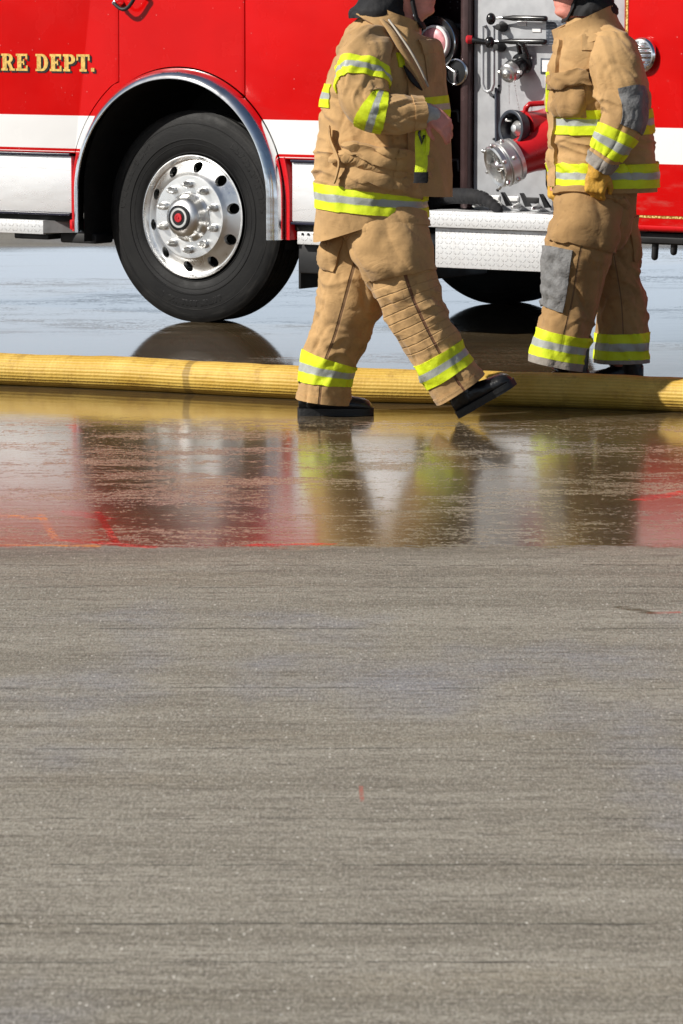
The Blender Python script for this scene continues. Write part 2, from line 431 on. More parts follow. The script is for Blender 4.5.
M['rubber'] = rubber()
M['amber'] = simple('lens_chrome', (.80, .81, .84), .08, 1.0, var=.2)
M['gold'] = simple('gold_leaf', (.80, .52, .14), .30, .35, var=.28, vscale=55)
M['emblem'] = simple('emblem_red', (.55, .02, .03), .35)
M['skin'] = simple('skin', (.72, .285, .225), .5, var=.22, vscale=20, bump=.0015, bscale=160)
M['knit'] = simple('grey_knit', (.46, .46, .44), .9, var=.12, vscale=60, bump=.002, bscale=200)
M['hood'] = simple('black_knit', (.012, .012, .014), .9, var=.3, bump=.004, bscale=45)
M['leather'] = simple('black_leather', (.010, .010, .011), .34, var=.4, vscale=18, bump=.003, bscale=55)
M['sole'] = simple('boot_rubber', (.011, .011, .011), .55, bump=.002, bscale=80)
M['glove'] = simple('yellow_leather', (.62, .34, .045), .7, var=.30, vscale=28, bump=.004, bscale=60)
M['greypatch'] = simple('grey_patch', (.175, .175, .175), .75, var=.30, vscale=22, bump=.012, bscale=26)
M['hemgrey'] = simple('grey_hem', (.30, .27, .235), .85, var=.2, vscale=30, bump=.004)
M['lime'] = simple('lime_webbing', (.68, .82, .012), .6, var=.15, vscale=40, bump=.002, bscale=200)
M['helmet'] = simple('helmet_black', (.018, .018, .02), .25)
M['trim'] = trim_mat('reflective_trim')
M['hair'] = simple('dark_hair', (.03, .018, .012), .6, var=.4, vscale=80)
M['eye'] = simple('eye_white', (.7, .68, .65), .2, var=.05)

# ------------------------------------------------------------------ ground
bm = bmesh.new()
XS = [-400, -60, -12, -4, -1.5, 1.5, 4, 12, 60, 400]; YS = [-60, 0, 5, 8, 12, 16, 22, 30, 60, 150, 900]
g = [[bm.verts.new((a, b, 0)) for a in XS] for b in YS]
for i in range(len(YS) - 1):
    for j in range(len(XS) - 1): bm.faces.new((g[i][j], g[i][j + 1], g[i + 1][j + 1], g[i + 1][j]))
o = from_bm('ground', bm, ground_mat(), None, smooth=False); o['kind'] = 'structure'

# ------------------------------------------------------------------ fire engine
truck = empty('fire_engine', (0, 20, 0), -ANG)
tag(truck, 'red fire engine with white stripe, polished wheel and open pump panel, parked on wet concrete', 'fire engine')
AC, AH, AR = -1.005, .656, .658           # wheel arch
TOP = 2.95
def arc(r, a0, a1, n=40): return [(AC + r * math.cos(R(a0 + (a1 - a0) * i / n)), AH + r * math.sin(R(a0 + (a1 - a0) * i / n))) for i in range(n + 1)]
RA = AR + .004
GAP = .0035
def ang_at_u(u, r): return math.degrees(math.acos((u - AC) / r))
def ang_at_h(h, r): return math.degrees(math.asin((h - AH) / r))
ZB = .862
# cab door: follows the arch at a hand's breadth
rd = RA + .045
a_lo = 180 - ang_at_h(ZB, rd); a_hi = ang_at_u(-1.42, rd)
curve = arc(rd, a_lo, a_hi, 20)
door = [(-3.2, ZB)] + curve + [(-1.388, 1.235), (-1.388, TOP), (-3.2, TOP)]
cab_door = prism('cab_door', door, 0.0, .04, M['left_paint'], truck, .004)
# fender and mid panel
a_lo2 = 180 - ang_at_h(ZB, RA)
fend = [(c[0] + GAP * 1.6, c[1] - GAP) for c in curve][::-1]
mid = [(-1.381, TOP), (-1.381, 1.231)] + fend + arc(RA, a_lo2, ang_at_u(-.592, RA), 40) + [(-.592, TOP)]
prism('fender_panel', mid, 0.0, .04, M['left_paint'], truck, .003)
side = [(-.586, TOP)] + arc(RA, ang_at_u(-.586, RA), ang_at_h(ZB, RA), 20) + [(.42, ZB), (.42, TOP)]
prism('body_panel', side, 0.0, .04, M['left_paint'], truck, .003)
# red surround of the arch below the stripe
def arch_strip(name, prof, h0, mat, a0=0, a1=180):
    """prof: (radius, y) from the body outwards"""
    bm = bmesh.new(); path = []
    if a0 == 0: path += [((1, 0), h0 + (AH - h0) * k / 8) for k in range(8)]
    path += [((math.cos(R(a0 + (a1 - a0) * k / 72)), math.sin(R(a0 + (a1 - a0) * k / 72))), None) for k in range(73)]
    if a1 == 180: path += [((-1, 0), AH - (AH - h0) * (k + 1) / 8) for k in range(8)]
    rows = [[bm.verts.new((AC + d[0] * r, yy, (AH if h is None else h) + d[1] * r)) for r, yy in prof] for d, h in path]
    n = len(prof)
    for i in range(len(rows) - 1):
        for k in range(n): bm.faces.new((rows[i][k], rows[i + 1][k], rows[i + 1][(k + 1) % n], rows[i][(k + 1) % n]))
    bm.faces.new(rows[0]); bm.faces.new(rows[-1])
    return from_bm(name, bm, mat, truck, angle=50)
arch_strip('wheel_arch_trim', [(.656, .02), (.657, -.006), (.652, -.030), (.641, -.052), (.625, -.070), (.610, -.079), (.602, -.080), (.599, -.074), (.606, -.060), (.622, -.04), (.632, -.01), (.634, .02)], .455, M['lip'])
for a0, a1 in ((0, 18), (162, 180)):
    arch_strip('arch_edge', [(.6585, .05), (.6585, .002), (.664, -.004), (.692, -.004), (.698, .004), (.698, .05)], .455, M['red'], a0, a1)
# wheel well
bm = bmesh.new(); pr = [(AC + .64, .40)] + arc(.64, 0, 180, 40) + [(AC - .64, .40)]
f0 = [bm.verts.new((x, .03, z)) for x, z in pr]; f1 = [bm.verts.new((x, .75, z)) for x, z in pr]
for i in range(len(pr) - 1): bm.faces.new((f0[i], f0[i + 1], f1[i + 1], f1[i]))
bm.faces.new(f1); from_bm('wheel_well', bm, M['gap'], truck)
# dark liner behind the panel seams
prism('seam_backing', [(-3.19, .60), (AC - .655, .60), (AC - .655, .656)] + arc(.652, 180, 0, 40) + [(AC + .655, .60), (.41, .60), (.41, TOP - .02), (-3.19, TOP - .02)], .042, .06, M['gap'], truck)
# stripe-side trims and polished lower panels
for u0, u1 in ((-3.2, -1.706), (-.303, .44)):
    box('trim_rail', (u0, -.012, .846), (u1, .04, .860), M['trim_dark'], truck, .004)
    box('trim_rail', (u0, -.012, .534), (u1, .04, .548), M['trim_dark'], truck, .004)
    box('lower_panel', (u0, .004, .549), (u1, .04, .845), M['chrome'], truck, .004)
    box('sill', (u0, .03, .50), (u1 - .005, .09, .533), M['gap'], truck, .003)
lv = tk(318, 178, 0)
bm = bmesh.new(); bm_lathe(bm, [(0, .05), (.012, .05), (.02, .042), (.026, 0)], (lv[0] + .02, .004, lv[1]), (0, -1, 0), 24); from_bm('marker_light', bm, M['white'], truck)
# left step
bm = bmesh.new(); bm_prism(bm, [(0, 0)] * 0 + [(-3.2, .432), (-1.885, .432), (-1.885, .505), (-3.2, .505)], -.01, .30, .004); from_bm('step', bm, M['tread'], truck)
bm = bmesh.new()
q = [(-1.884, -.008), (-1.72, .12), (-1.72, .30), (-1.884, .30)]
lo = [bm.verts.new((x, y, .440)) for x, y in q]; hi = [bm.verts.new((x, y, .504)) for x, y in q]
bm.faces.new(lo[::-1]); bm.faces.new(hi)
for i in range(4): bm.faces.new((lo[i], lo[(i + 1) % 4], hi[(i + 1) % 4], hi[i]))
from_bm('step_end', bm, simple('step_end_grey', (.30, .30, .30), .6), truck, smooth=False)
box('step_bracket', (-2.13, .05, .40), (-1.90, .20, .431), M['black'], truck, .008)
box('step_bracket', (-1.86, .10, .385), (-1.62, .25, .439), M['black'], truck, .01)
box('red_bracket', (-1.715, -.004, .462), (-1.655, .05, .515), M['red'], truck, .006)
# short step right of the wheel
box('step', (-.27, .0, .435), (.44, .25, .499), M['tread'], truck, .004)
bm = bmesh.new()
for k in range(4): bm_lathe(bm, [(0, .007), (.006, .006), (.007, 0)], (-.235 + .035 * k, .0, .488), (0, -1, 0), 8)
from_bm('step_bolt', bm, M['black'], truck)
box('battery_box', (-.30, .05, .285), (.52, .55, .434), M['black'], truck, .012)
box('mud_flap', (-.345, .12, .20), (-.33, .50, .60), M['black'], truck, .003)
# underbody
box('chassis', (-2.6, .75, .50), (5.0, 1.7, .95), M['black'], truck, .02)
box('chassis', (-1.72, .42, .36), (-1.60, 1.9, .62), M['black'], truck, .02)
box('cab_floor', (-3.2, .07, .62), (-1.68, 2.4, .75), M['black'], truck, .02)
box('body_floor', (-.30, .45, .50), (1.6, 2.4, .60), M['black'], truck, .02)
# outer shell closing the body
box('roof', (-3.2, .0, TOP + .004), (5.2, 2.45, TOP + .07), M['white'], truck, .03)
box('far_side', (-3.2, 2.41, .60), (5.2, 2.45, TOP), M['red'], truck, .01)
box('cab_front', (-3.24, .0, .62), (-3.203, 2.45, TOP), M['red'], truck, .01)
box('tail_wall', (5.203, .0, .57), (5.24, 2.45, TOP), M['red'], truck, .01)
box('inner_wall', (-.30, 1.2, .70), (1.6, 1.25, TOP - .02), M['gap'], truck, .01)

# lettering, slab serif, built as raised gold pieces with a dark drop edge
def slab(ch, h=1.0):
    """boxes / polygons of a slab serif capital on a unit-high grid"""
    t, s, k = .27, .13, .06
    B = lambda x0, y0, x1, y1: [(x0, y0), (x1, y0), (x1, y1), (x0, y1)]
    def bowl(xc, y0, y1, rx, w, n=14):
        yc, ry = (y0 + y1) / 2, (y1 - y0) / 2
        o_ = [(xc + rx * math.sin(PI * i / n), yc - ry * math.cos(PI * i / n)) for i in range(n + 1)]
        i_ = [(xc + (rx - w) * math.sin(PI * i / n), yc - (ry - s) * math.cos(PI * i / n)) for i in range(n + 1)]
        return [[o_[i], o_[i + 1], i_[i + 1], i_[i]] for i in range(n)]
    if ch == 'F': return [B(0, 0, .46, s), B(.09, s, .09 + t, 1 - s), B(0, 1 - s, .76, 1), B(.64, .66, .76, 1 - s), B(.09 + t, .45, .56, .45 + s), B(.50, .36, .58, .45), B(.50, .45 + s, .58, .67)], .86
    if ch == 'I': return [B(0, 0, .44, s), B(.09, s, .09 + t, 1 - s), B(0, 1 - s, .44, 1)], .54
    if ch == 'E': return [B(0, 0, .78, s), B(.09, s, .09 + t, 1 - s), B(0, 1 - s, .76, 1), B(.64, .68, .76, 1 - s), B(.66, s, .78, .32), B(.09 + t, .45, .54, .45 + s), B(.48, .35, .56, .45), B(.48, .45 + s, .56, .68)], .88
    if ch == 'D': return [B(0, 0, .42, s), B(.09, s, .09 + t, 1 - s), B(0, 1 - s, .42, 1)] + bowl(.42, 0, 1, .42, .25), .94
    if ch == 'P': return [B(0, 0, .46, s), B(.09, s, .09 + t, 1 - s), B(0, 1 - s, .44, 1), B(.09 + t, .42, .44, .42 + s)] + bowl(.44, .42, 1, .36, .24), .88
    if ch == 'R': return [B(0, 0, .44, s), B(.09, s, .09 + t, 1 - s), B(0, 1 - s, .44, 1), B(.09 + t, .44, .44, .44 + s)] + bowl(.44, .44, 1, .34, .23) + [[(.40, .46), (.62, .50), (.80, s), (.58, s)], B(.56, 0, .92, s)], .98
    if ch == 'T': return [B(.20, 0, .66, s), B(.295, s, .295 + t, 1 - s), B(0, 1 - s, .86, 1), B(0, .64, .11, 1 - s), B(.75, .64, .86, 1 - s)], .94
    if ch == '.': return [B(.0, .0, .22, .22)], .3
    return [], .42
u0, h0 = tk(2, 70.5); u1, _ = tk(95, 72)
HT = tk(20, 54)[1] - tk(20, 71)[1]
txt = 'RE DEPT.'
wtot = sum(slab(c)[1] for c in txt) - .08
kx = (u1 - u0) / wtot
lead = sum(slab(c)[1] for c in 'FI')
x = u0 - lead * kx
for c in 'FIRE DEPT.':
    polys, adv = slab(c)
    if polys:
        bm = bmesh.new(); bs = bmesh.new()
        for i, p in enumerate(polys):
            e = .00006 * i
            bm_prism(bm, [(x + a * kx, h0 + b * HT) for a, b in p], -.0058 - e, -.0032)
            bm_prism(bs, [(x + a * kx + .010, h0 + b * HT - .009) for a, b in p], -.0030 - e, -.0012)
        lt = from_bm('letter', bm, M['gold'], cab_door, smooth=False)
        from_bm('letter_shadow', bs, M['gloss_black'], cab_door, smooth=False)
    x += adv * kx
# door handle on the next panel
ha, hb = tk(121, 3), tk(145, 3)
handle = lathe('handle', [(0, .020), (.02, .020), (.035, .012), (.06, .012), (.065, 0)], (ha[0], -.001, ha[1]), (0, -1, 0), M['lip'], truck, 20)
lathe('handle_foot', [(0, .020), (.02, .020), (.035, .012), (.06, .012), (.065, 0)], (hb[0], -.001, ha[1] + .05), (0, -1, 0), M['lip'], handle, 20)
hp = [(ha[0], -.055, ha[1])]
for k in range(9):
    q = k / 8; hp.append((ha[0] + (hb[0] - ha[0]) * q, -.06, ha[1] - .055 * math.sin(PI * min(1, q * 1.05)) + .05 * q))
tube('grip_shadow', hp, .010, M['black'], handle, 10)  # black loop gives the handle's shadow a solid shape

# ---- wheels
def make_wheel(cx, yface, out=-1):
    """yface: y of the sidewall's bulge; out=-1 faces the camera side"""
    w = empty('wheel', (cx, yface, .546)); w.parent = truck
    ax = (0, out, 0)
    Rr = .546
    prof = [(-.30, .29), (-.30, .36), (-.285, .46), (-.262, .515), (-.245, .533)]
    for k in range(5):
        b = -.235 + k * .042
        prof += [(b, Rr), (b + .028, Rr), (b + .030, Rr - .012), (b + .040, Rr - .012)]
    prof += [(-.028, Rr), (-.022, .537), (-.016, .530), (-.012, .517), (-.010, .512), (-.007, .495), (-.003, .470), (0, .43), (.0, .405), (.0025, .402), (.0025, .398), (-.001, .395), (-.006, .36), (-.014, .338), (-.016, .335), (-.013, .333), (-.013, .328), (-.024, .318), (-.03, .29)]
    lathe('tyre', prof, (0, 0, 0), ax, M['rubber'], w, 128, True, 28)
    # rim: barrel and disc with ten hand holes
    dprof = [(-.20, .285), (-.06, .285), (-.045, .292), (-.022, .300), (-.012, .312), (-.006, .318), (-.001, .318), (.000, .313), (-.008, .305), (-.022, .298), (-.026, .290), (-.020, .278), (-.012, .265), (-.004, .250), (.004, .236), (.013, .224), (.021, .217), (.0245, .212), (.025, .20), (.025, .13), (.025, .0), (.005, .0), (.005, .205), (-.020, .235), (-.045, .272), (-.19, .272)]
    bm = bmesh.new(); bm_lathe(bm, dprof, (0, 0, 0), ax, 120, True)
    rim = from_bm('rim', bm, M['rim'], w, angle=30)
    bc = bmesh.new()
    for k in range(10):
        a = 2 * PI * (k + .30) / 10
        bm_lathe(bc, [(-.10, 0), (-.10, .0285), (.10, .0285), (.10, 0)], (.259 * math.cos(a), 0, .259 * math.sin(a)), ax, 28)
    bmesh.ops.recalc_face_normals(bc, faces=bc.faces)
    cm = bpy.data.meshes.new('cut'); bc.to_mesh(cm); bc.free(); co = bpy.data.objects.new('cut', cm); COL.objects.link(co); co.parent = w
    md = rim.modifiers.new('b', 'BOOLEAN'); md.operation = 'DIFFERENCE'; md.object = co; md.solver = 'EXACT'
    evaluated(rim); bpy.data.objects.remove(co)
    shade(rim.data, 30)
    lathe('brake_drum', [(-.16, 0), (-.16, .268), (-.09, .268), (-.09, 0)], (0, 0, 0), ax, M['gap'], w, 48)
    lathe('hub', [(.026, .128), (.034, .126), (.040, .118), (.050, .112), (.072, .106), (.090, .096), (.102, .080), (.108, .066), (.110, .0)], (0, 0, 0), ax, M['rim'], w, 64, angle=25)
    cap = lathe('hub_cap', [(.109, .066), (.116, .066), (.1175, .062), (.1175, .052)], (0, 0, 0), ax, M['gloss_black'], w, 48)
    lathe('emblem_ring', [(.1165, .052), (.119, .051), (.119, .040), (.117, .039)], (0, 0, 0), ax, M['steel'], cap, 48)
    lathe('emblem_field', [(.1178, .040), (.1178, .0)], (0, 0, 0), ax, M['gloss_black'], cap, 32)
    bm = bmesh.new(); bm_lathe(bm, [(.118, .024), (.124, .022), (.1245, .013), (.1225, .011), (.1225, .007), (.126, .005), (.1265, 0)], (0, 0, 0), ax, 24)
    from_bm('emblem', bm, M['emblem'], cap)
    bm = bmesh.new(); bm_lathe(bm, [(.0, .021), (.012, .021), (.013, .0185), (.030, .0180), (.034, .0145), (.046, .0125), (.055, .008), (.057, 0)], (0, 0, 0), ax, 18)
    me = None
    for k in range(10):
        a = 2 * PI * (k + .5) / 10
        if me is None:
            nut = from_bm('lug_nut', bm, M['steel'], w); me = nut.data
        else:
            nut = bpy.data.objects.new('lug_nut', me); COL.objects.link(nut); nut.parent = w
        nut.location = (.168 * math.cos(a), out * .025, .168 * math.sin(a))
    return w
wheel = make_wheel(AC + .005, .105, -1)
# the far wheel seen under the body: turn the same wheel round
fw = empty('wheel', (-.36, 2.28, .546)); fw.parent = truck; fw.rotation_euler = (0, 0, PI)
for ch in list(wheel.children):
    if ch.name.split('.')[0] in ('tyre', 'rim', 'brake_drum', 'hub'):
        c = ch.copy(); COL.objects.link(c); c.parent = fw

# ---- pump panel bay
PP = -.20                                    # pump panel plane, set in from the body side
PY = .20
uL = tk(474, 100, PP)[0]
box('pump_panel', (uL, PY, .63), (1.66, PY + .02, TOP), M['panel'], truck, .002)
box('panel_post', (uL - .055, PY - .05, .63), (uL - .004, PY + .02, TOP), simple('post_maroon', (.09, .055, .055), .25, .4), truck, .018)
box('dark_panel', (-.05, .40, .63), (uL - .004, .42, TOP), M['maroon'], truck, .002)
box('bay_jamb', (-.065, .065, .63), (-.052, .40, TOP), M['maroon'], truck, .002)
box('bay_jamb', (uL - .02, PY + .02, .63), (uL - .008, .40, TOP), M['maroon'], truck, .002)
box('bay_jamb', (1.598, .045, .63), (1.61, PY, TOP), M['red'], truck, .002)
# running board
bu0, bu1 = tk(428, 215)[0], 1.585
BS = 1.42
rb = box('running_board', (.505, -.02, .548), (bu1, .42, .629), M['tread'], truck, .006)
box('board_skirt', (.548, .012, .349), (BS, .05, .545), M['tread'], truck, .004)
box('skirt_backing', (.548, .052, .36), (BS, .2, .545), M['black'], truck, .004)

def pp(px, py, out=0.0):                     # point on the pump panel standing out by `out`
    u, h = tk(px, py, PP + out); return (u, PY - out, h)
def dp(px, py, out=0.0):
    u, h = tk(px, py, -.40 + out); return (u, .40 - out, h)
# two push pull levers
for (b0, b1, ball, stem) in (((500, 17.8), (545, 18.6), (491, 18.8), (504, 27)), ((496, 41.2), (544.5, 41.8), (489.5, 42.2), (502, 47))):
    lev = tube('lever', [pp(*b0, .045), pp((b0[0] * .7 + b1[0] * .3), b0[1] + .2, .045), pp(*b1, .045)], [.005, .0145, .0145], M['gloss_black'], truck, 14)
    tube('lever_rod', [pp(*ball, .05), pp(*b0, .046), pp(b0[0] + 7, b0[1], .046)], .006, M['lip'], lev, 10)
    c = pp(*ball, .055); bm = bmesh.new(); bmesh.ops.create_uvsphere(bm, u_segments=20, v_segments=14, radius=.026, matrix=Matrix.Translation(c) @ Matrix.Diagonal((.9, .9, 1.15, 1)))
    from_bm('ball_knob', bm, M['gloss_black'], lev)
    tube('lever_mount', [pp(b1[0] - 4, b1[1], 0), pp(b1[0] - 4, b1[1], .04)], .009, M['steel'], lev, 10)
    c = pp(*stem, .0); lathe('lever_boss', [(0, .024), (.02, .024), (.035, .017), (.06, .015), (.062, 0)], c, (0, -1, 0), M['black'], lev, 20)
def plate(name, x0, y0, x1, y1, mat, out=.004, inner=None, parent=None):
    a, b = pp(x0, y0), pp(x1, y1)
    p = box(name, (a[0], PY - out, min(a[2], b[2])), (b[0], PY - .0005, max(a[2], b[2])), mat, parent or truck, .0015)
    if inner:
        e, m2 = inner
        box('plate_face', (a[0] + e, PY - out - .0015, min(a[2], b[2]) + e), (b[0] - e, PY - out + .0005, max(a[2], b[2]) - e), m2, p, 0)
    return p
for (x, y) in ((522, 23.5), (537, 30.2), (522, 46.7)): plate('label_plate', x - 4.6, y - 2.4, x + 4.6, y + 2.4, M['steel'], .004, (.003, M['white']))
nm = NT('engraved_plate'); vv = nm.obj(); _, _, zz = nm.xyz(vv)
ln = nm.math('MULTIPLY', nm.step(nm.math('SINE', nm.math('MULTIPLY', zz, 2 * PI / .0155)), .1, .5), nm.step(nm.noise(nm.scl(vv, (80, 1, 30)), 1, 2), .42, .55))
nm.set(Base_Color=nm.mix(nm.math('MULTIPLY', ln, .45), (.05, .06, .08), (.30, .32, .36)), Roughness=.4)
plate('data_plate', 546.5, 20, 566, 45, nm.m, .004)
plate('switch_plate', 541, 58, 553.5, 74, M['navy'], .005, (.010, M['white']))
plate('switch_plate', 555.5, 58, 568, 74, M['navy'], .005, (.010, M['white']))
for (x0, x1) in ((479, 507), (513, 529), (537, 551)):   # unseen rails added just above to cast shadows on the panel
    a = pp(x0 - 4, -17, .0); b = pp(x1 - 4, -17, .0)
    tube('shadow_rail', [a, (a[0], PY - .07, a[2]), (b[0], PY - .07, b[2]), b], .018, M['steel'], truck, 10)
# solid loop added in place of a U-shaped shadow, left of the panel
lb = [pp(482.5, 26, .028), pp(482.5, 84, .028), pp(484.5, 90, .028), pp(488, 92, .028), pp(491.5, 90, .028), pp(493.5, 84, .028), pp(493.5, 26, .028)]
tube('shadow_loop', [(lb[0][0], PY, lb[0][2])] + lb + [(lb[-1][0], PY, lb[-1][2])], .009, M['panel'], truck, 10)
# hinge rod
hr = tube('hinge_rod', [pp(496, 89, .012), pp(496.5, 181, .012)], .0075, M['navy'], truck, 8)
for q in ((499, 86), (494, 97), (494, 139), (497.5, 190), (499.5, 92)):
    lathe('panel_bolt', [(0, .007), (.005, .006), (.007, 0)], pp(*q), (0, -1, 0), M['black'], hr, 8)
# small capped outlet with chains
base = Vector(pp(523, 63, 0)); ax = Vector((-.10, -1, -.42)).normalized()
outl = lathe('outlet_valve', [(0, .055), (.015, .055), (.02, .042), (.05, .046), (.075, .052), (.09, .052), (.095, .04)], base, ax, M['gloss_black'], truck, 28)
lathe('outlet_cap', [(.085, .046), (.095, .049), (.13, .049), (.138, .043), (.142, .03), (.150, .026), (.158, .014), (.160, 0)], base, ax, M['steel'], outl, 28, angle=25)
a_, x_, y_ = frame_of(ax)
for k in range(2):
    c = base + a_ * .112 + x_ * (.052 * (1 if k else -1)); lathe('cap_lug', [(-.014, 0), (-.014, .011), (.014, .011), (.014, 0)], c, x_, M['steel'], outl, 10)
tube('cap_lever', [base + Vector((.0, -.03, .05)), base + Vector((.005, -.055, .095)), base + Vector((.03, -.05, .09)), base + Vector((.045, -.03, .03))], .012, M['gloss_black'], outl, 10)
def chain(p, q, sag, parent, r=.0028):
    p, q = Vector(p), Vector(q); n = max(6, int((p - q).length / .010)); bm = bmesh.new()
    for k in range(n + 1):
        t = k / n; c = p.lerp(q, t) - Vector((0, 0, sag * 4 * t * (1 - t)))
        bmesh.ops.create_icosphere(bm, subdivisions=1, radius=r * (1.35 if k % 2 else .95), matrix=Matrix.Translation(c))
    return from_bm('chain', bm, M['steel'], parent)
chain(pp(509, 84, .1), pp(509.2, 104, .06), 0, outl); chain(pp(514.5, 83, .08), pp(519.5, 111, .05), .01, outl)

# main inlet: red body, black open ring, big silver coupling below
ib = Vector(pp(546, 140, 0))
inlet = empty('pump_inlet', (0, 0, 0)); inlet.parent = truck
a1 = Vector((-.30, -1, .02)).normalized()
c_ring = Vector(pp(511.5, 128.5, .26)); c_root = c_ring - a1 * .30
lathe('inlet_body', [(0, .11), (.05, .105), (.12, .088), (.20, .082), (.232, .086), (.234, .06), (.225, .058), (.225, 0)], c_root, a1, M['inlet_red'], inlet, 40)
lathe('inlet_ring', [(-.045, .084), (-.03, .088), (-.004, .091), (.006, .090), (.009, .084), (.006, .074), (-.012, .070), (-.05, .066)], c_ring, a1, simple('ring_rubber', (.035, .042, .055), .35), inlet, 48, angle=50)
lathe('inlet_throat', [(-.046, .072), (-.046, 0)], c_ring, a1, M['gap'], inlet, 32)
lathe('inlet_screen', [(-.040, .036), (-.036, .038), (-.03, .034), (-.022, .026), (-.012, .018), (-.008, 0)], c_ring, a1, M['steel'], inlet, 32)
_, xr, yr = frame_of(a1)
for k in range(3):
    aa = R(20 + 120 * k); c = c_ring + (xr * math.cos(aa) + yr * math.sin(aa)) * .060 + a1 * -.008
    lathe('ring_stud', [(-.03, 0), (-.03, .008), (.004, .008), (.008, 0)], c, a1, M['steel'], inlet, 10)
# carrying handle on the red body
h0_, h1_ = Vector(pp(524, 117, .19)), Vector(pp(552, 112, .10))
tube('inlet_handle', [h0_, h0_ + Vector((.012, 0, .045)), h0_ + Vector((.03, 0, .062)), h1_ + Vector((-.02, 0, .045)), h1_ + Vector((0, 0, .03)), h1_ + Vector((.006, 0, -.02))], .0135, M['inlet_red'], inlet, 12)
a2 = Vector((-.62, -1, -.42)).normalized()
c_cpl = Vector(pp(494.5, 167.5, .36)); root2 = c_cpl - a2 * .34
lathe('elbow', [(0, .12), (.06, .115), (.14, .095), (.20, .088), (.26, .088), (.26, 0)], root2, a2, M['inlet_red'], inlet, 40)
bm = bmesh.new()
bm_lathe(bm, [(.215, .09), (.222, .106), (.242, .108), (.246, .100), (.252, .100), (.258, .112), (.296, .112), (.300, .104), (.306, .104), (.312, .108), (.334, .106), (.340, .096), (.334, .084), (.30, .076), (.26, .070), (.26, 0)], root2, a2, 56)
cpl = from_bm('coupling', bm, M['steel'], inlet, angle=28)
_, xr, yr = frame_of(a2)
for k in range(6):
    aa = R(15 + 60 * k); d = xr * math.cos(aa) + yr * math.sin(aa)
    tube('coupling_lug', [root2 + a2 * .322 + d * .098, root2 + a2 * .334 + d * .114], [.013, .010], M['steel'], cpl, 8)
    tube('coupling_lug', [root2 + a2 * .276 + d * .100, root2 + a2 * .276 + d * .116], [.013, .011], M['steel'], cpl, 8)
bm = bmesh.new(); bm_tube(bm, [root2 + a2 * .31 - xr * .08, root2 + a2 * .325, root2 + a2 * .31 + xr * .08], .014, 8); bm_tube(bm, [root2 + a2 * .31 - yr * .08, root2 + a2 * .31 + yr * .08], .010, 8)
bm_lathe(bm, [(.29, .030), (.325, .028), (.335, .018), (.336, 0)], root2, a2, 20)
from_bm('coupling_core', bm, M['steel'], cpl)
lathe('inlet_throat', [(.262, .069), (.270, .0)], root2, a2, M['gap'], cpl, 24)
chain(pp(524, 165, .22), pp(552, 159, .16), .006, inlet, .004)
lathe('inlet_flange', [(0, .17), (.02, .17), (.03, .15), (.05, .12)], Vector((root2.x + .05, PY, (root2.z + c_root.z) / 2)), (0, -1, 0), M['black'], inlet, 40)
box('inlet_hub', (1.14, PY - .16, .72), (1.40, PY - .002, 1.06), M['black'], inlet, .05)
# drain cocks along the foot of the panel
for k, (x, y) in enumerate(((474.5, 197.6), (494.5, 198.4), (513.5, 199.2), (533, 200.2))):
    dr = plate('drain_tag', x - 5.6, y - 3, x + 5.6, y + 3, M['steel'] if k < 3 else M['black'], .006, (.006, M['white'] if k < 3 else M['black']))
    p0 = Vector(pp(x + 5, y + 6.0, .05))
    tube('drain_valve', [Vector(pp(x + 4, y + 6.5, 0)), p0, p0 + Vector((0, -.05, -.008))], [.014, .014, .010], M['steel'], dr, 10)
    bm = bmesh.new(); q = Vector(pp(x + 9, y + 1, .07))
    vs = [bm.verts.new(q + Vector(d)) for d in ((-.012, -.01, .035), (.002, -.01, .035), (.05, -.01, -.03), (.02, -.01, -.032), (-.012, .01, .035), (.002, .01, .035), (.05, .01, -.03), (.02, .01, -.032))]
    for f in ((0, 1, 2, 3), (7, 6, 5, 4), (0, 4, 5, 1), (1, 5, 6, 2), (2, 6, 7, 3), (3, 7, 4, 0)): bm.faces.new([vs[i] for i in f])
    from_bm('drain_lever', bm, M['gloss_black'], dr, smooth=False)
# black suction hose lying on the board
hp = [dp(428, 204, .15), dp(446, 197, .22), dp(462, 196, .30), pp(482, 198, .14), pp(492, 204, .16), pp(499, 210, .17)]
pts, _ = catmull(hp, 60)
tube('board_hose', [tuple(p) for p in pts], [.036 + .004 * (k % 3 == 0) - .016 * max(0, (k - 40) / 20) for k in range(60)], M['hood'], truck, 14)
# dark bay: capped intake, hand wheel, knob, tags
lathe('intake_ring', [(0, .135), (.03, .135), (.045, .128), (.045, .10)], dp(439, 43, .22), (-.05, -1, 0), M['gloss_black'], truck, 48)
tube('intake_pipe', [dp(439, 43, 0), dp(439, 43, .23)], .075, M['gloss_black'], truck, 24)
ic = Vector(dp(437, 43, .26))
cap = lathe('intake_cap', [(-.02, .088), (.03, .088), (.034, .084), (.034, .076)], ic, (-.05, -1, 0), M['white'], truck, 44)
lathe('cap_face', [(.030, .077), (.036, .070), (.044, .045), (.047, 0)], ic, (-.05, -1, 0), M['pink'], cap, 40)
lathe('bright_ring', [(.040, .130), (.048, .133), (.052, .130), (.048, .127)], dp(439, 43, .22), (-.05, -1, 0), M['lip'], truck, 48, True)
wc = Vector(dp(457, 72, .25))
hw = lathe('hand_wheel', [(0, .060), (.006, .066), (.014, .066), (.018, .060), (.010, .057)], wc, (0, -1, 0), M['lip'], truck, 40, True)
lathe('wheel_face', [(.002, .058), (.006, .03), (.008, 0)], wc, (0, -1, 0), M['gloss_black'], hw, 32)
bm = bmesh.new()
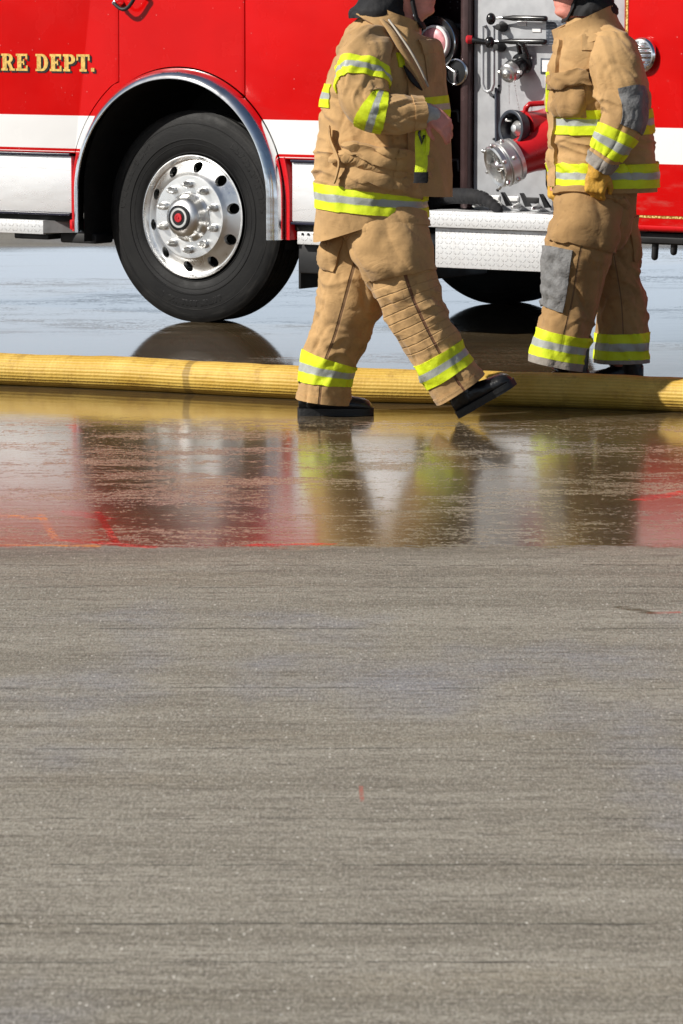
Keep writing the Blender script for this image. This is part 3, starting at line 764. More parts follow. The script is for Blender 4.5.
for aa in (150, 265): bm_tube(bm, [wc + Vector((0, -.02, 0)), wc + Vector((.052 * math.cos(R(aa)), -.018, .052 * math.sin(R(aa))))], [.008, .005], 8)
from_bm('wheel_spoke', bm, M['steel'], hw)
tube('wheel_stem', [wc, Vector((wc.x, .40, wc.z))], .016, M['black'], hw, 10)
kb = Vector(pp(470, 39.5, .05))
kn = tube('pull_rod', [kb, kb + Vector((.13, .03, -.02))], [.017, .012], M['gloss_black'], truck, 10)
lathe('pull_knob', [(-.01, 0), (-.01, .02), (.012, .022), (.02, .014), (.022, 0)], kb, (-1, -.6, 0), M['emblem'], kn, 18)
bm = bmesh.new()
for q in ((450.5, 2), (457.8, 2), (450.5, 8), (457.8, 8)): bm_lathe(bm, [(0, .005), (.004, .004), (.005, 0)], dp(*q, .002), (0, -1, 0), 8)
bm_box(bm, (dp(453, 26)[0], .392, dp(453, 26)[2] - .012), (dp(462, 26)[0], .399, dp(462, 26)[2] + .012), .001)
bm_lathe(bm, [(0, .006), (.01, .005), (.011, 0)], dp(466.5, 25, .002), (0, -1, 0), 8)
from_bm('panel_tag', bm, simple('dim_steel', (.16, .16, .16), .4, .6), truck)
for x, r in ((447, .022), (466, .016)):
    a, b = dp(x, 100, .05), dp(x, 190, .05)
    tube('drain_pipe', [(a[0], a[1], a[2]), (a[0], a[1], b[2] + .02)], r, M['gloss_black'], truck, 12)
for y in (116, 165):
    a, b = dp(458, y - 5), dp(464, y + 5)
    tube('coat_hook', [(a[0], .399, a[2]), (a[0], .35, a[2]), (b[0], .345, a[2]), (b[0], .35, b[2]), (b[0], .399, b[2])], .008, simple('hook_grey', (.10, .09, .09), .4), truck, 8)

# ---- right body
RU = 1.612
prism('rear_body', [(RU, .60), (RU + .01, .585), (5.2, .585), (5.2, TOP), (RU, TOP)], 0.0, .05, M['right_paint'], truck, .012)
tube('lower_edge', [(RU + .01, .028, .590), (5.19, .028, .590)], .027, M['red'], truck, 14)
box('rear_underbody', (1.58, .05, .500), (5.0, 2.2, .562), M['black'], truck, .03)
for (x, y0, y1) in ((656.5, 228, 257), (675.5, 230, 252)):
    a, b = tk(x, y0, -.1), tk(x, y1, -.1)
    tube('hanger', [(a[0], .1, a[1]), (b[0] - .01, .1, b[1])], .017, M['black'], truck, 10)
lc = tk(643.5, 55)
lamp = lathe('side_lamp', [(0, .083), (.022, .083), (.032, .075), (.034, .067), (.026, .062)], (lc[0], -.001, lc[1]), (0, -1, 0), M['lip'], truck, 40, scale=(.92, 1))
nl = NT('ribbed_lens'); vx, vy, vz = nl.xyz(nl.obj())
nl.set(Base_Color=nl.mix(nl.step(nl.noise(nl.obj(), 30, 3), .35, .7), (.55, .56, .58), (.9, .9, .92)), Metallic=.75, Roughness=.15, Normal=nl.bump(nl.math('SINE', nl.math('MULTIPLY', vz, 2 * PI / .022)), .004))
lathe('lens', [(.027, .063), (.040, .048), (.047, .03), (.049, 0)], (lc[0], -.001, lc[1]), (0, -1, 0), nl.m, lamp, 32, scale=(.92, 1))
# lip over the pump bay and rear wheel out of frame
rw2 = empty('wheel', (3.6, .105, .546)); rw2.parent = truck
for ch in list(wheel.children):
    c = ch.copy(); COL.objects.link(c); c.parent = rw2
    for g2 in ch.children:
        d = g2.copy(); COL.objects.link(d); d.parent = c

# ------------------------------------------------------------------ yellow supply hose
def hose():
    ctr = []
    for px, py in ((-420, 374), (-200, 378), (0, 384.5), (130, 390), (335, 400.5), (500, 405), (600, 408), (683, 411.5), (900, 422), (1150, 436)):
        ctr.append((*gnd(px, py), 0))
    pts, s = catmull(ctr, 420)
    bm = bmesh.new(); seg = 40; rows = []; uvs = bm.loops.layers.uv.new('UVMap')
    for i, p in enumerate(pts):
        q = s[i]
        r = .0735 + .0035 * mn.noise(Vector((q * 2.1, 0, 3))) + .0012 * mn.noise(Vector((q * 9, 1, 3)))
        t = Vector(pts[min(i + 1, 419)] - pts[max(i - 1, 0)]).normalized(); side = Vector((0, 0, 1)).cross(t)
        row = []
        for k in range(seg):
            a = 2 * PI * k / seg
            rr = r + .0012 * mn.noise(Vector((q * 6, math.cos(a) * 2, math.sin(a) * 2)))
            v = Vector((p[0], p[1], r * .935)) + side * (rr * 1.03 * math.cos(a)) + Vector((0, 0, rr * .965 * math.sin(a)))
            v.z = max(v.z, -.003)
            row.append(bm.verts.new(v))
        rows.append(row)
    for i in range(419):
        for k in range(seg):
            k2 = (k + 1) % seg
            f = bm.faces.new((rows[i][k], rows[i][k2], rows[i + 1][k2], rows[i + 1][k]))
            for lp, (uu, vv) in zip(f.loops, ((k, i), (k + 1, i), (k + 1, i + 1), (k, i + 1))): lp[uvs].uv = (uu / seg, s[vv])
    bm.faces.new(rows[0]); bm.faces.new(rows[-1])
    n = NT('woven_yellow_jacket'); u, w, _ = n.xyz(n.uv()); v = n.obj()
    f = n.noise(v, 6, 5, .65); c = n.mix(n.step(f, .3, .72), (.60, .37, .052), (.75, .51, .11))
    c = n.mix(n.math('MULTIPLY', n.step(n.noise(n.scl(v, (1, 1, 1)), 9, 6, .75), .50, .66), .55), c, (.36, .20, .035))
    rib = n.math('SINE', n.math('MULTIPLY', u, 2 * PI * 30)); weft = n.math('SINE', n.math('MULTIPLY', w, 2 * PI / .019))
    c = n.mix(n.step(n.math('ADD', rib, n.math('MULTIPLY', n.noise(v, 30, 4, .7), .8)), .2, -.5, 0, .28), c, (.36, .20, .03))
    c = n.mix(n.step(n.math('ADD', weft, n.noise(v, 40, 3)), -.1, -.7, 0, .04), c, (.34, .19, .03))
    c = n.mix(n.math('MULTIPLY', n.band(n.math('ADD', w, n.math('MULTIPLY', n.noise(v, 30, 2), .02)), 2.92, 2.955, .006), .55), c, (.14, .08, .02))
    n.set(Base_Color=c, Roughness=.6, Normal=n.bump(n.math('ADD', n.math('MULTIPLY', rib, .30), n.math('ADD', n.math('MULTIPLY', weft, .03), n.math('MULTIPLY', n.noise(n.scl(v, (1, 1, 1)), 60, 3, .7), .8))), .0024))
    o = from_bm('fire_hose', bm, n.m, None)
    return tag(o, 'thick yellow woven fire hose lying across the wet concrete behind the walking firefighter', 'hose')
hose()

# ------------------------------------------------------------------ cloth lofts
class Loft:
    """rings: (centre, r_toward_camera_axis, r_side_axis); T runs along; grid P[i, k]"""
    def __init__(self, rings, ns, nt, A=(0, -1, 0), fixed=False, power=2.0, fold=None, tilt=None):
        flat = [(*c, ra, rb) for c, ra, rb in rings]
        ev, self.s = catmull(flat, ns)
        C = ev[:, :3]; self.C = C; self.ns, self.nt = ns, nt
        th = np.linspace(0, 2 * PI, nt, endpoint=False)
        P = np.zeros((ns, nt, 3)); self.B = []; A0 = Vector(A).normalized()
        for i in range(ns):
            T = Vector((0, 0, -1)) if fixed else Vector(C[min(i + 1, ns - 1)] - C[max(i - 1, 0)]).normalized()
            a = (A0 - T * A0.dot(T)).normalized(); b = T.cross(a)
            ce = np.sign(np.cos(th)) * np.abs(np.cos(th)) ** (2 / power); se = np.sign(np.sin(th)) * np.abs(np.sin(th)) ** (2 / power)
            P[i] = C[i] + np.outer(ce * ev[i, 3], np.array(a)) + np.outer(se * ev[i, 4], np.array(b))
            if tilt: P[i, :, 2] += tilt(self.s[i] / self.s[-1], P[i, :, 0] - C[i, 0])
        self.P = P; self.normals()
        if fold:
            D = np.zeros((ns, nt))
            for i in range(ns):
                for k in range(nt):
                    D[i, k] = fold(self.s[i], self.s[i] / self.s[-1], th[k], P[i, k])
            self.P = P + self.Nm * D[..., None]; self.normals()
    def normals(self):
        P = self.P
        dt = np.roll(P, -1, 1) - np.roll(P, 1, 1); ds = np.gradient(P, axis=0)
        n = np.cross(dt, ds); n /= np.linalg.norm(n, axis=2, keepdims=True) + 1e-9
        c = P.mean(1, keepdims=True)
        if (n * (P - c)).sum() < 0: n = -n
        self.Nm = n
    def at(self, s, t, off=0.0):
        i = np.clip(s / self.s[-1], 0, 1) * (self.ns - 1); i0 = min(int(i), self.ns - 2); fi = i - i0
        k = (t % 1.0) * self.nt; k0 = int(k) % self.nt; fk = k - int(k); k1 = (k0 + 1) % self.nt
        def g(X): return (X[i0, k0] * (1 - fi) * (1 - fk) + X[i0 + 1, k0] * fi * (1 - fk) + X[i0, k1] * (1 - fi) * fk + X[i0 + 1, k1] * fi * fk)
        n = g(self.Nm); n = n / (np.linalg.norm(n) + 1e-9)
        return g(self.P) + n * off
    def mesh(self, name, mat, parent, hem_lo=True, hem_hi=False, depth=.05):
        bm = bmesh.new(); uv = bm.loops.layers.uv.new('UVMap')
        rows = [[bm.verts.new(self.P[i, k]) for k in range(self.nt)] for i in range(self.ns)]
        sv = list(self.s)
        def inner(i, d):
            c = self.P[i].mean(0); j = 1 if i == 0 else self.ns - 2
            t = self.P[j].mean(0) - c; t = t / (np.linalg.norm(t) + 1e-9)
            rr = []
            for f, dd in ((.965, .0), (.93, d * .2), (.88, d)):
                rr.append([bm.verts.new(c + (p - c) * f + t * dd) for p in self.P[i]])
            return rr
        if hem_lo:
            add = inner(self.ns - 1, depth); rows = rows + add; sv += [sv[-1]] * 3
        if hem_hi:
            add = inner(0, depth); rows = add[::-1] + rows; sv = [sv[0]] * 3 + sv
        for i in range(len(rows) - 1):
            for k in range(self.nt):
                k2 = (k + 1) % self.nt
                f = bm.faces.new((rows[i][k], rows[i][k2], rows[i + 1][k2], rows[i + 1][k]))
                for lp, (a, b) in zip(f.loops, ((k, i), (k + 1, i), (k + 1, i + 1), (k, i + 1))): lp[uv].uv = (a / self.nt, sv[b])
        bm.faces.new(rows[0]); bm.faces.new(rows[-1])
        return from_bm(name, bm, mat, parent, angle=75)
    def patch(self, name, s0, s1, t0, t1, mat, parent, off=.004, ns=10, nt=None, skew=(0, 0), bulge=0.0, edge=.35, wob=0.0, taper=0.0):
        """sheet lying on the cloth; closed ring when t1 - t0 >= 1"""
        ring = (t1 - t0) >= .999
        nt = nt or max(8, int((t1 - t0) * self.nt))
        bm = bmesh.new(); uv = bm.loops.layers.uv.new('UVMap')
        jt = nt if ring else nt + 1
        vs = []
        for i in range(-1, ns + 2):
            row = []; q = min(max(i / ns, 0), 1)
            for k in range((0 if ring else -1), jt + (0 if ring else 1)):
                w = min(max(k / nt, 0), 1)
                tt = t0 + (t1 - t0) * (.5 + (w - .5) * (1 - taper * q))
                ss = s0 + (s1 - s0) * q + skew[0] * (1 - w) + skew[1] * w
                rim = i < 0 or i > ns or (not ring and (k < 0 or k > nt))
                o = -.004 if rim else off + bulge * (math.sin(PI * q ** 1.5) ** .6 if 0 < q < 1 else 0) * (1 if ring else (math.sin(PI * w) ** .6 if 0 < w < 1 else 0))
                if wob and not rim: o += wob * mn.noise(Vector((q * 3.1, w * 4.3, s0 * 9)))
                row.append((bm.verts.new(self.at(ss, tt, o)), w, q))
            vs.append(row)
        nk = len(vs[0])
        for i in range(len(vs) - 1):
            for k in range(nk if ring else nk - 1):
                k2 = (k + 1) % nk
                q4 = (vs[i][k], vs[i][k2], vs[i + 1][k2], vs[i + 1][k])
                f = bm.faces.new([v[0] for v in q4])
                for lp, v in zip(f.loops, q4): lp[uv].uv = (v[1], v[2])
        return from_bm(name, bm, mat, parent, angle=50)

def N3(x, y, z): return mn.noise(Vector((x, y, z)))
def ridge(x, y, z):
    v = 1 - abs(N3(x, y, z)) * 2.2
    return max(0.0, v) ** 2
def limb_fold(seed, amp=1.0, bends=(), hem=None, along=5.0, cross=15.0, soft=1.0):
    def fn(s, q, th, p):
        c, sn = math.cos(th), math.sin(th)
        d = soft * (.009 * N3(c * 1.1 + seed, sn * 1.1, s * along) +   .003 * N3(c * 2.2 + seed, sn * 2.2 + seed, s * along * 2))
        wx = .6 * N3(c * .9, sn * .9 + seed, s * 3)
        d += .0065 * amp * (ridge(c * .6 + seed * 2, sn * .6 + wx, s * cross * .40 + c * .6 + wx * 1.5) - .3)
        for (sb, wd, th0, am) in bends:
            e = math.exp(-((s - sb) / wd) ** 2); fc = .3 + .7 * max(0, math.cos(th - th0))
            d += am * 1.15 * e * fc * (ridge(c * .55 + wx, sn * .55 + seed, s * cross * .8 + sn * .5 + wx * 2.0) - .35)
        cr = N3(c * .8 + seed * 1.7, sn * .8 + s * 2.0, s * cross * .28 + c * .5)
        d -= .0055 * amp * max(0.0, 1 - abs(cr) * 8)
        cr = N3(c * 1.5 + seed, sn * 1.5 - s * 3.0, s * cross * .5 + sn)
        d -= .0035 * amp * max(0.0, 1 - abs(cr) * 7)
        if hem is not None and s > hem:
            d *= max(.25, 1 - (s - hem) / .12 * .5)
        return d
    return fn

# ------------------------------------------------------------------ people
def hand_bm(bm, wrist, d, nrm, thumb_side, curl=.5, sc=1.0, fat=1.0):
    """wrist point, d = towards the knuckles, nrm = out of the back of the hand"""
    d = Vector(d).normalized(); nrm = (Vector(nrm) - d * Vector(nrm).dot(d)).normalized(); w = d.cross(nrm) * thumb_side
    wrist = Vector(wrist)
    P = lambda a, b, c: wrist + (d * a + w * b + nrm * c) * sc
    # palm
    for b in (-.028, -.0095, .0095, .028):
        bm_tube(bm, [P(-.01, b * .6, 0), P(.04, b, .003), P(.085, b * 1.08, .003)], [.0155 * sc * fat, .0165 * sc * fat, .0135 * sc * fat], 10)
    L = [(.030, -.028, .060), (.0, -.0095, .074), (.0, .0095, .080), (.0, .028, .070)]
    for i, b in enumerate((-.031, -.0105, .0105, .031)):
        ln = (.062, .078, .084, .074)[i]
        r = (.0078, .0088, .0092, .0090)[i] * sc * fat
        a = .0; pt = Vector((.085 - .006 * (i == 0), b, .003)); pts = [pt.copy()]
        for k, fr in enumerate((.45, .32, .23)):
            a += curl * (1.0, 1.15, .7)[k] * (1.0 + .12 * (1.5 - i))
            pt = pt + Vector((math.cos(a), b * .8 * (1 if k == 0 else .2) * (1 - curl * .6), -math.sin(a))) * (ln * fr); pts.append(pt.copy())
        bm_tube(bm, [P(*q) for q in pts], [r * 1.08, r * 1.05, r * .97, r * .84], 10)
    bm_tube(bm, [P(.012, .022, -.004), P(.042, .050, -.014), P(.070, .060, -.026), P(.092, .058, -.036)], [.0155 * sc * fat, .0125 * sc * fat, .0105 * sc * fat, .0085 * sc * fat], 10)

def head_bm(bm, chin, facing, sc=1.0):
    """chin: lowest front point of the jaw; facing: +1 looks to +x, -1 to -x"""
    prof = [  # z above chin, front x, back x, half width
        (-.12, -.045, -.135, .058), (-.06, -.045, -.140, .058), (-.025, -.040, -.150, .058), (-.006, -.018, -.155, .055), (.004, .0, -.160, .056), (.018, .007, -.168, .060), (.034, .003, -.176, .063),
        (.046, .008, -.182, .065), (.056, .007, -.186, .067), (.064, .010, -.188, .068), (.076, .006, -.190, .070), (.10, .005, -.195, .072),
        (.120, .000, -.198, .0735), (.14, .008, -.200, .075), (.165, .004, -.198, .076), (.19, -.012, -.190, .073), (.21, -.035, -.172, .062), (.225, -.07, -.14, .04), (.231, -.095, -.115, .015)]
    seg = 40; rows = []
    ev, _ = catmull([(0, 0, z, f, b, w) for z, f, b, w in prof], 60)
    for e in ev:
        z, f, b, w = e[2], e[3], e[4], e[5]; cx = (f + b) / 2; rx = (f - b) / 2; row = []
        for k in range(seg):
            a = 2 * PI * k / seg; c, s = math.cos(a), math.sin(a)
            x = cx + rx * (abs(c) ** .9) * (1 if c > 0 else -1); y = w * s * (1 - .12 * max(0, c))
            if c > 0:
                x += .024 * math.exp(-((z - .083) / .012) ** 2) * math.exp(-(s / .16) ** 2) + .012 * math.exp(-((z - .104) / .018) ** 2) * math.exp(-(s / .11) ** 2)
                x -= .010 * math.exp(-((z - .118) / .010) ** 2) * math.exp(-((abs(s) - .45) / .2) ** 2)
                x += .003 * math.exp(-((z - .048) / .004) ** 2) * math.exp(-(s / .3) ** 2) + .0035 * math.exp(-((z - .058) / .004) ** 2) * math.exp(-(s / .3) ** 2)
                x -= .003 * math.exp(-((z - .053) / .0025) ** 2) * math.exp(-(s / .35) ** 2)
            row.append(bm.verts.new(Vector(chin) + Vector((x * facing, y, z)) * sc))
        rows.append(row)
    for i in range(len(rows) - 1):
        for k in range(seg): bm.faces.new((rows[i][k], rows[i][(k + 1) % seg], rows[i + 1][(k + 1) % seg], rows[i + 1][k]))
    bm.faces.new(rows[0]); bm.faces.new(rows[-1])
    for sd in (-1, 1):
        ear = [Vector(chin) + Vector(((-.098 + .014 * math.cos(q)) * facing, sd * (.074 + .006 * math.cos(q)), .095 + .028 * math.sin(q))) * sc for q in [R(60 + 30 * k) for k in range(9)]]
        bm_tube(bm, ear, .006 * sc, 8)
def union(name, bm, mat, parent, voxel, smooth_it=3):
    o = from_bm(name, bm, mat, parent, smooth=False)
    md = o.modifiers.new('r', 'REMESH'); md.mode = 'VOXEL'; md.voxel_size = voxel; md.use_smooth_shade = True
    ms = o.modifiers.new('s', 'SMOOTH'); ms.factor = .5; ms.iterations = smooth_it
    evaluated(o)
    for p in o.data.polygons: p.use_smooth = True
    if mat and not o.data.materials: o.data.materials.append(mat)
    return o

def boot(heel, fwd, up, parent, length=.315, shaft=.24, w=.052):
    """heel: ground point at the back of the heel"""
    f = Vector(fwd).normalized(); u = Vector(up); u = (u - f * u.dot(f)).normalized(); sd = f.cross(u); H = Vector(heel)
    st = [(.0, .030, .10), (.012, .036, .115), (.05, .040, .125), (.09, .041, .125), (.13, .044, .105), (.17, .048, .086), (.21, .052, .078), (.25, .053, .074), (.28, .048, .068), (.30, .036, .056), (.312, .018, .040)]
    bm = bmesh.new(); rows = []; seg = 22
    for x, hw, top in st:
        x *= length / .315; row = []
        for k in range(seg):
            a = 2 * PI * k / seg; c, s = math.cos(a), math.sin(a)
            yy = hw * np.sign(c) * abs(c) ** .75; zz = .016 + (top - .016) / 2 * (1 + np.sign(s) * abs(s) ** .8)
            if s > 0: yy *= 1 - .25 * s
            wr = .0025 * N3(x * 40, yy * 40, zz * 40)
            row.append(bm.verts.new(H + f * x + sd * (yy + wr) + u * (zz + wr)))
        rows.append(row)
    for i in range(len(rows) - 1):
        for k in range(seg): bm.faces.new((rows[i][k], rows[i][(k + 1) % seg], rows[i + 1][(k + 1) % seg], rows[i + 1][k]))
    bm.faces.new(rows[0]); bm.faces.new(rows[-1])
    bm_tube(bm, [H + f * .055 + u * .06, H + f * .058 + u * .12, H + f * .058 + u * shaft], [.047, .054, .062], 20)
    for k in range(3): bm_tube(bm, [H + f * (.10 + .018 * k) + u * (.130 - .014 * k) + sd * -.046, H + f * (.105 + .02 * k) + u * (.140 - .016 * k), H + f * (.10 + .018 * k) + u * (.130 - .014 * k) + sd * .046], .0075, 8)
    b = from_bm('boot', bm, M['leather'], parent, angle=60)
    bm = bmesh.new()
    def outline(z0, z1, xs, grow=.005):
        pts = []
        L = [(x * length / .315, hw + grow) for x, hw, _ in st if xs[0] <= x <= xs[1]]
        L = [(L[0][0] - .004, L[0][1] * .7)] + L + [(L[-1][0] + .006, L[-1][1] * .6)]
        poly = [(x, h) for x, h in L] + [(x, -h) for x, h in L[::-1]]
        lo = [bm.verts.new(H + f * x + sd * y + u * z0) for x, y in poly]; hi = [bm.verts.new(H + f * x + sd * y + u * z1) for x, y in poly]
        bm.faces.new(lo[::-1]); bm.faces.new(hi)
        for i in range(len(poly)): bm.faces.new((lo[i], lo[(i + 1) % len(poly)], hi[(i + 1) % len(poly)], hi[i]))
    outline(.012, .030, (0, .32)); outline(.0, .0125, (0, .09)); outline(.001, .0125, (.085, .32), .003)
    for k in range(6): outline(.0, .0022, (.14 + .028 * k, .155 + .028 * k), .004) if False else None
    from_bm('sole', bm, M['sole'], b, angle=30)
    return b

class Fig:
    def __init__(self, px, py, label, group=None):
        g_ = gnd(px, py); self.X0, self.Y0 = g_
        self.s = F / self.Y0
        self.root = empty('person', (g_[0], g_[1], 0)); tag(self.root, label, 'person', group)
    def W(self, px, py, dy=0.0):
        x, y, z = at(px, py, self.Y0 + dy); return (x - self.X0, dy, z)
    def torso(self, rows, ns, nt, fold, tilt=None, power=2.3):
        rings = []
        for py, xl, xr, ry, dy in rows:
            a = self.W((xl + xr) / 2, py, dy); rings.append((a, ry, (xr - xl) / 2 / self.s))
        return Loft(rings, ns, nt, fixed=True, fold=fold, tilt=tilt, power=power)
    def limb(self, rows, ns, nt, fold, kd=1.0, power=2.15):
        rings = []
        for px, py, dy, r in rows: rings.append((self.W(px, py, dy), r / self.s * kd, r / self.s))
        return Loft(rings, ns, nt, fold=fold, power=power)

def torso_fold(seed, waist=None, amp=1.0):
    def fn(s, q, th, p):
        x, y, z = p
        wx = .6 * N3(x * 4 + seed, y * 4, z * 2.5)
        d = .016 * N3(x * 4 + seed, y * 4, z * 4) + amp * .012 * (ridge(x * 4 + z * 2.5 + wx, y * 3 + seed, z * 3 - x * 3 + wx) - .3)
        d += amp * .005 * (ridge(x * 9 + wx + seed, y * 7, z * 9 + x * 5) - .3)
        cr = N3(x * 4.5 + seed + z * 3, y * 3, z * 3.2 - x * 2.5)
        d -= .009 * amp * max(0.0, 1 - abs(cr) * 9)
        cr = N3(x * 7 - z * 4 + seed, y * 5, z * 6 + x * 3)
        d -= .004 * amp * max(0.0, 1 - abs(cr) * 7)
        if waist is not None:
            d += amp * .012 * math.exp(-((z - waist) / .09) ** 2) * (ridge(x * 3 + wx, y * 3 + seed, z * 22 + x * 6 + wx * 2) - .35)
        e = min(1, (1 - q) / .12)
        return d * (.35 + .65 * e)
    return fn

def t_angle(px_frac):
    """fraction across the visible width (0 = image left, 1 = right) -> loft turn on the camera side"""
    return (.25 - math.acos(1 - 2 * px_frac) / (2 * PI)) % 1.0 if False else .25 - math.acos(max(-1, min(1, 1 - 2 * px_frac))) / (2 * PI)

TAN = (.49, .302, .132)
# ================= walking firefighter =================
A_ = Fig(392, 417.5, 'firefighter in tan turnout gear with open jacket, mid-stride in front of the yellow hose', 'firefighters in turnout gear')
root = A_.root; W = A_.W
m_t = cloth('turnout_jacket_walking', TAN, seed=1.3)
m_s = cloth('turnout_sleeve_walking', TAN, seed=4.1)
m_lr = cloth('turnout_far_leg_walking', TAN, seams=((.02, (.12, .06, .03)),), seed=2.2)
m_lf = cloth('turnout_near_leg_walking', TAN, seams=((.985, (.10, .03, .02)),), quilt=(.30, .58, .034), seed=7.4)
m_pk = cloth('turnout_pocket_walking', TAN, seed=9.0)
# body (one continuous mesh; mostly under the clothes)
bm = bmesh.new()
chin = W(433, 15, .0)
head_bm(bm, (chin[0], 0, chin[2] + .0), 1)
bm_tube(bm, [W(385, 60, 0), W(396, 10, 0)], [.075, .060], 16)
bm_tube(bm, [W(376, 205, 0), W(374, 150, 0), W(374, 90, 0), W(378, 55, 0)], [.13, .13, .14, .10], 18)
bm_tube(bm, [W(374, 60, .0), W(366, 55, -.15), W(356, 108, -.25), W(392, 113, -.30), W(425, 115, -.30)], [.09, .06, .048, .042, .032], 14)
bm_tube(bm, [W(376, 60, .0), W(378, 58, .15), W(384, 108, .20), W(398, 150, .18)], [.09, .06, .048, .034], 14)
bm_tube(bm, [W(378, 195, -.06), W(385, 240, -.085), W(412, 305, -.09), W(449, 365, -.09), W(458, 386, -.09)], [.12, .09, .062, .045, .035], 14)
bm_tube(bm, [W(374, 195, .06), W(366, 240, .085), W(345, 310, .09), W(327, 370, .09), W(323, 396, .09)], [.12, .09, .062, .045, .04], 14)
hw = W(429, 111, -.305)
hand_bm(bm, hw, (.72, -.12, -.70), (.35, -.85, .32), 1, .42, .96)
hw2 = W(398, 150, .18); hand_bm(bm, hw2, (.3, 0, -1), (1, 0, .3), 1, .4, .95)
body = union('body', bm, M['skin'], root, .0055, 3)
# trousers
farleg = [(374, 214, .07, 34), (366, 240, .085, 37), (352, 290, .09, 34), (339, 335, .09, 30), (328, 365, .09, 27.5), (323.5, 402, .09, 28)]
far = A_.limb(farleg, 130, 96, limb_fold(3.3, 1.2, [(.33, .16, .75 * 2 * PI, .016), (.60, .10, .0, .014), (.15, .1, .25 * 2 * PI, .012)], .72), 1.0)
nearleg = [(380, 210, -.03, 39), (387, 236, -.07, 40), (399, 268, -.09, 36), (412, 303, -.10, 31), (434, 347, -.10, 27.5), (449, 372, -.10, 27), (461, 390, -.10, 28)]
near = A_.limb(nearleg, 150, 110, limb_fold(6.1, 1.1, [(.42, .13, .75 * 2 * PI, .008), (.66, .07, .25 * 2 * PI, .016), (.36, .10, .25 * 2 * PI, .014), (.08, .07, 0, .012)], .70), 1.0)
seat = A_.torso([(196, 344, 418, .165, 0), (215, 342, 421, .175, 0), (238, 344, 426, .18, 0), (258, 352, 424, .16, 0), (270, 362, 414, .10, 0)], 50, 90, limb_fold(1.1, 1.0), None)
tr = seat.mesh('trousers', m_pk, root, True, True)
o = far.mesh('trouser_leg', m_lr, tr, True, True); o = near.mesh('trouser_leg', m_lf, tr, True, True)
def s_at(loft, py, fig):
    """distance along a loft where its centre line passes image row py"""
    z = fig.W(341, py, loft.C[:, 1].mean())[2]
    i = int(np.argmin(np.abs(loft.C[:, 2] - z))); return float(loft.s[i])
sb = s_at(far, 370, A_); far.patch('reflective_band', sb - .052, sb + .052, 0, 1, M['trim'], tr, .005, 10, 96)
sb = s_at(near, 363, A_); near.patch('reflective_band', sb - .048, sb + .054, 0, 1, M['trim'], tr, .005, 10, 96)
far.patch('hem', far.s[-1] - .028, far.s[-1] - .001, 0, 1, m_lr, tr, .003, 4, 96)
near.patch('hem', near.s[-1] - .028, near.s[-1] - .001, 0, 1, m_lf, tr, .003, 4, 96)
# cargo pocket on the near thigh
s0 = s_at(near, 234, A_); s1 = s_at(near, 282, A_)
near.patch('pocket', s0, s1, -.21, .20, m_pk, tr, .014, 20, 40, skew=(-.01, -.05), bulge=.012, wob=.012, taper=.12)
near.patch('pocket_flap', s0 - .025, s0 + .035, -.215, .205, m_pk, tr, .019, 10, 40, skew=(0, -.045), bulge=.0, wob=.006)
far.patch('pocket', .06, .26, .10, .40, m_pk, tr, .012, 16, 30, bulge=.02, wob=.01)
# boots
Hf = W(298.5, 417, .09); boot((Hf[0], .09, .0), (1, .03, 0), (0, 0, 1), root, .30, .14)
Hn = W(459.5, 417.5, -.10); boot((Hn[0], -.10, Hn[2] + .0), (.845, -.05, .50), (-.5, 0, .845), root, .262, .13)
# jacket
rows = [(14, 362, 402, .095, 0), (26, 352, 404, .135, 0), (36, 343, 410, .19, 0), (48, 336, 416, .225, 0), (66, 330, 424, .235, 0), (95, 325, 428, .225, 0), (130, 322, 430, .215, 0), (165, 318, 430, .215, 0), (190, 316, 429, .22, 0), (213, 314.5, 428, .222, 0), (223, 314, 427, .220, 0)]
def tiltA(q, dx): return -np.clip((q - .968) / .032, 0, 1) * np.clip(-dx, 0, 1) * .42 - np.clip((q - .55) / .3, 0, 1) * dx * .085
jk = A_.torso(rows, 170, 150, torso_fold(2.7, 1.02, 1.15), tiltA, 2.25)
jacket = jk.mesh('jacket', m_t, root, True, False, .06)
sj = s_at(jk, 200, A_); jk.patch('reflective_band', sj - .050, sj + .050, 0, 1, M['trim'], jacket, .006, 12, 150)
sj = s_at(jk, 95, A_); jk.patch('reflective_band', sj - .045, sj + .045, .17, .40, M['trim'], jacket, .006, 10, 40)
sj = s_at(jk, 60, A_); jk.patch('reflective_band', sj - .028, sj + .028, -.125, -.065, M['lime'], jacket, .008, 8, 12)
# lower patch pocket with gaping flap, side take-up strap and buckle
s0 = s_at(jk, 150, A_); s1 = s_at(jk, 188, A_)
jk.patch('pocket', s0, s1, -.19, .075, m_pk, jacket, .010, 18, 44, bulge=.028, wob=.018, skew=(.02, 0))
jk.patch('pocket_flap', s0 - .03, s0 + .045, -.20, .085, m_pk, jacket, .030, 10, 44, bulge=.012, wob=.022, skew=(.045, -.01))
s0 = s_at(jk, 154, A_); jk.patch('side_strap', s0 - .016, s0 + .016, .02, .13, m_s, jacket, .020, 6, 20, skew=(.0, .02), bulge=.012)
pts = [jk.at(s_at(jk, y, A_), t, .03) for y, t in ((126, .150), (140, .125), (156, .085), (176, .09), (186, .10))]
tube('drag_strap', [tuple(p) for p in catmull(pts, 24)[0]], .019, m_s, jacket, 8, True, .30)
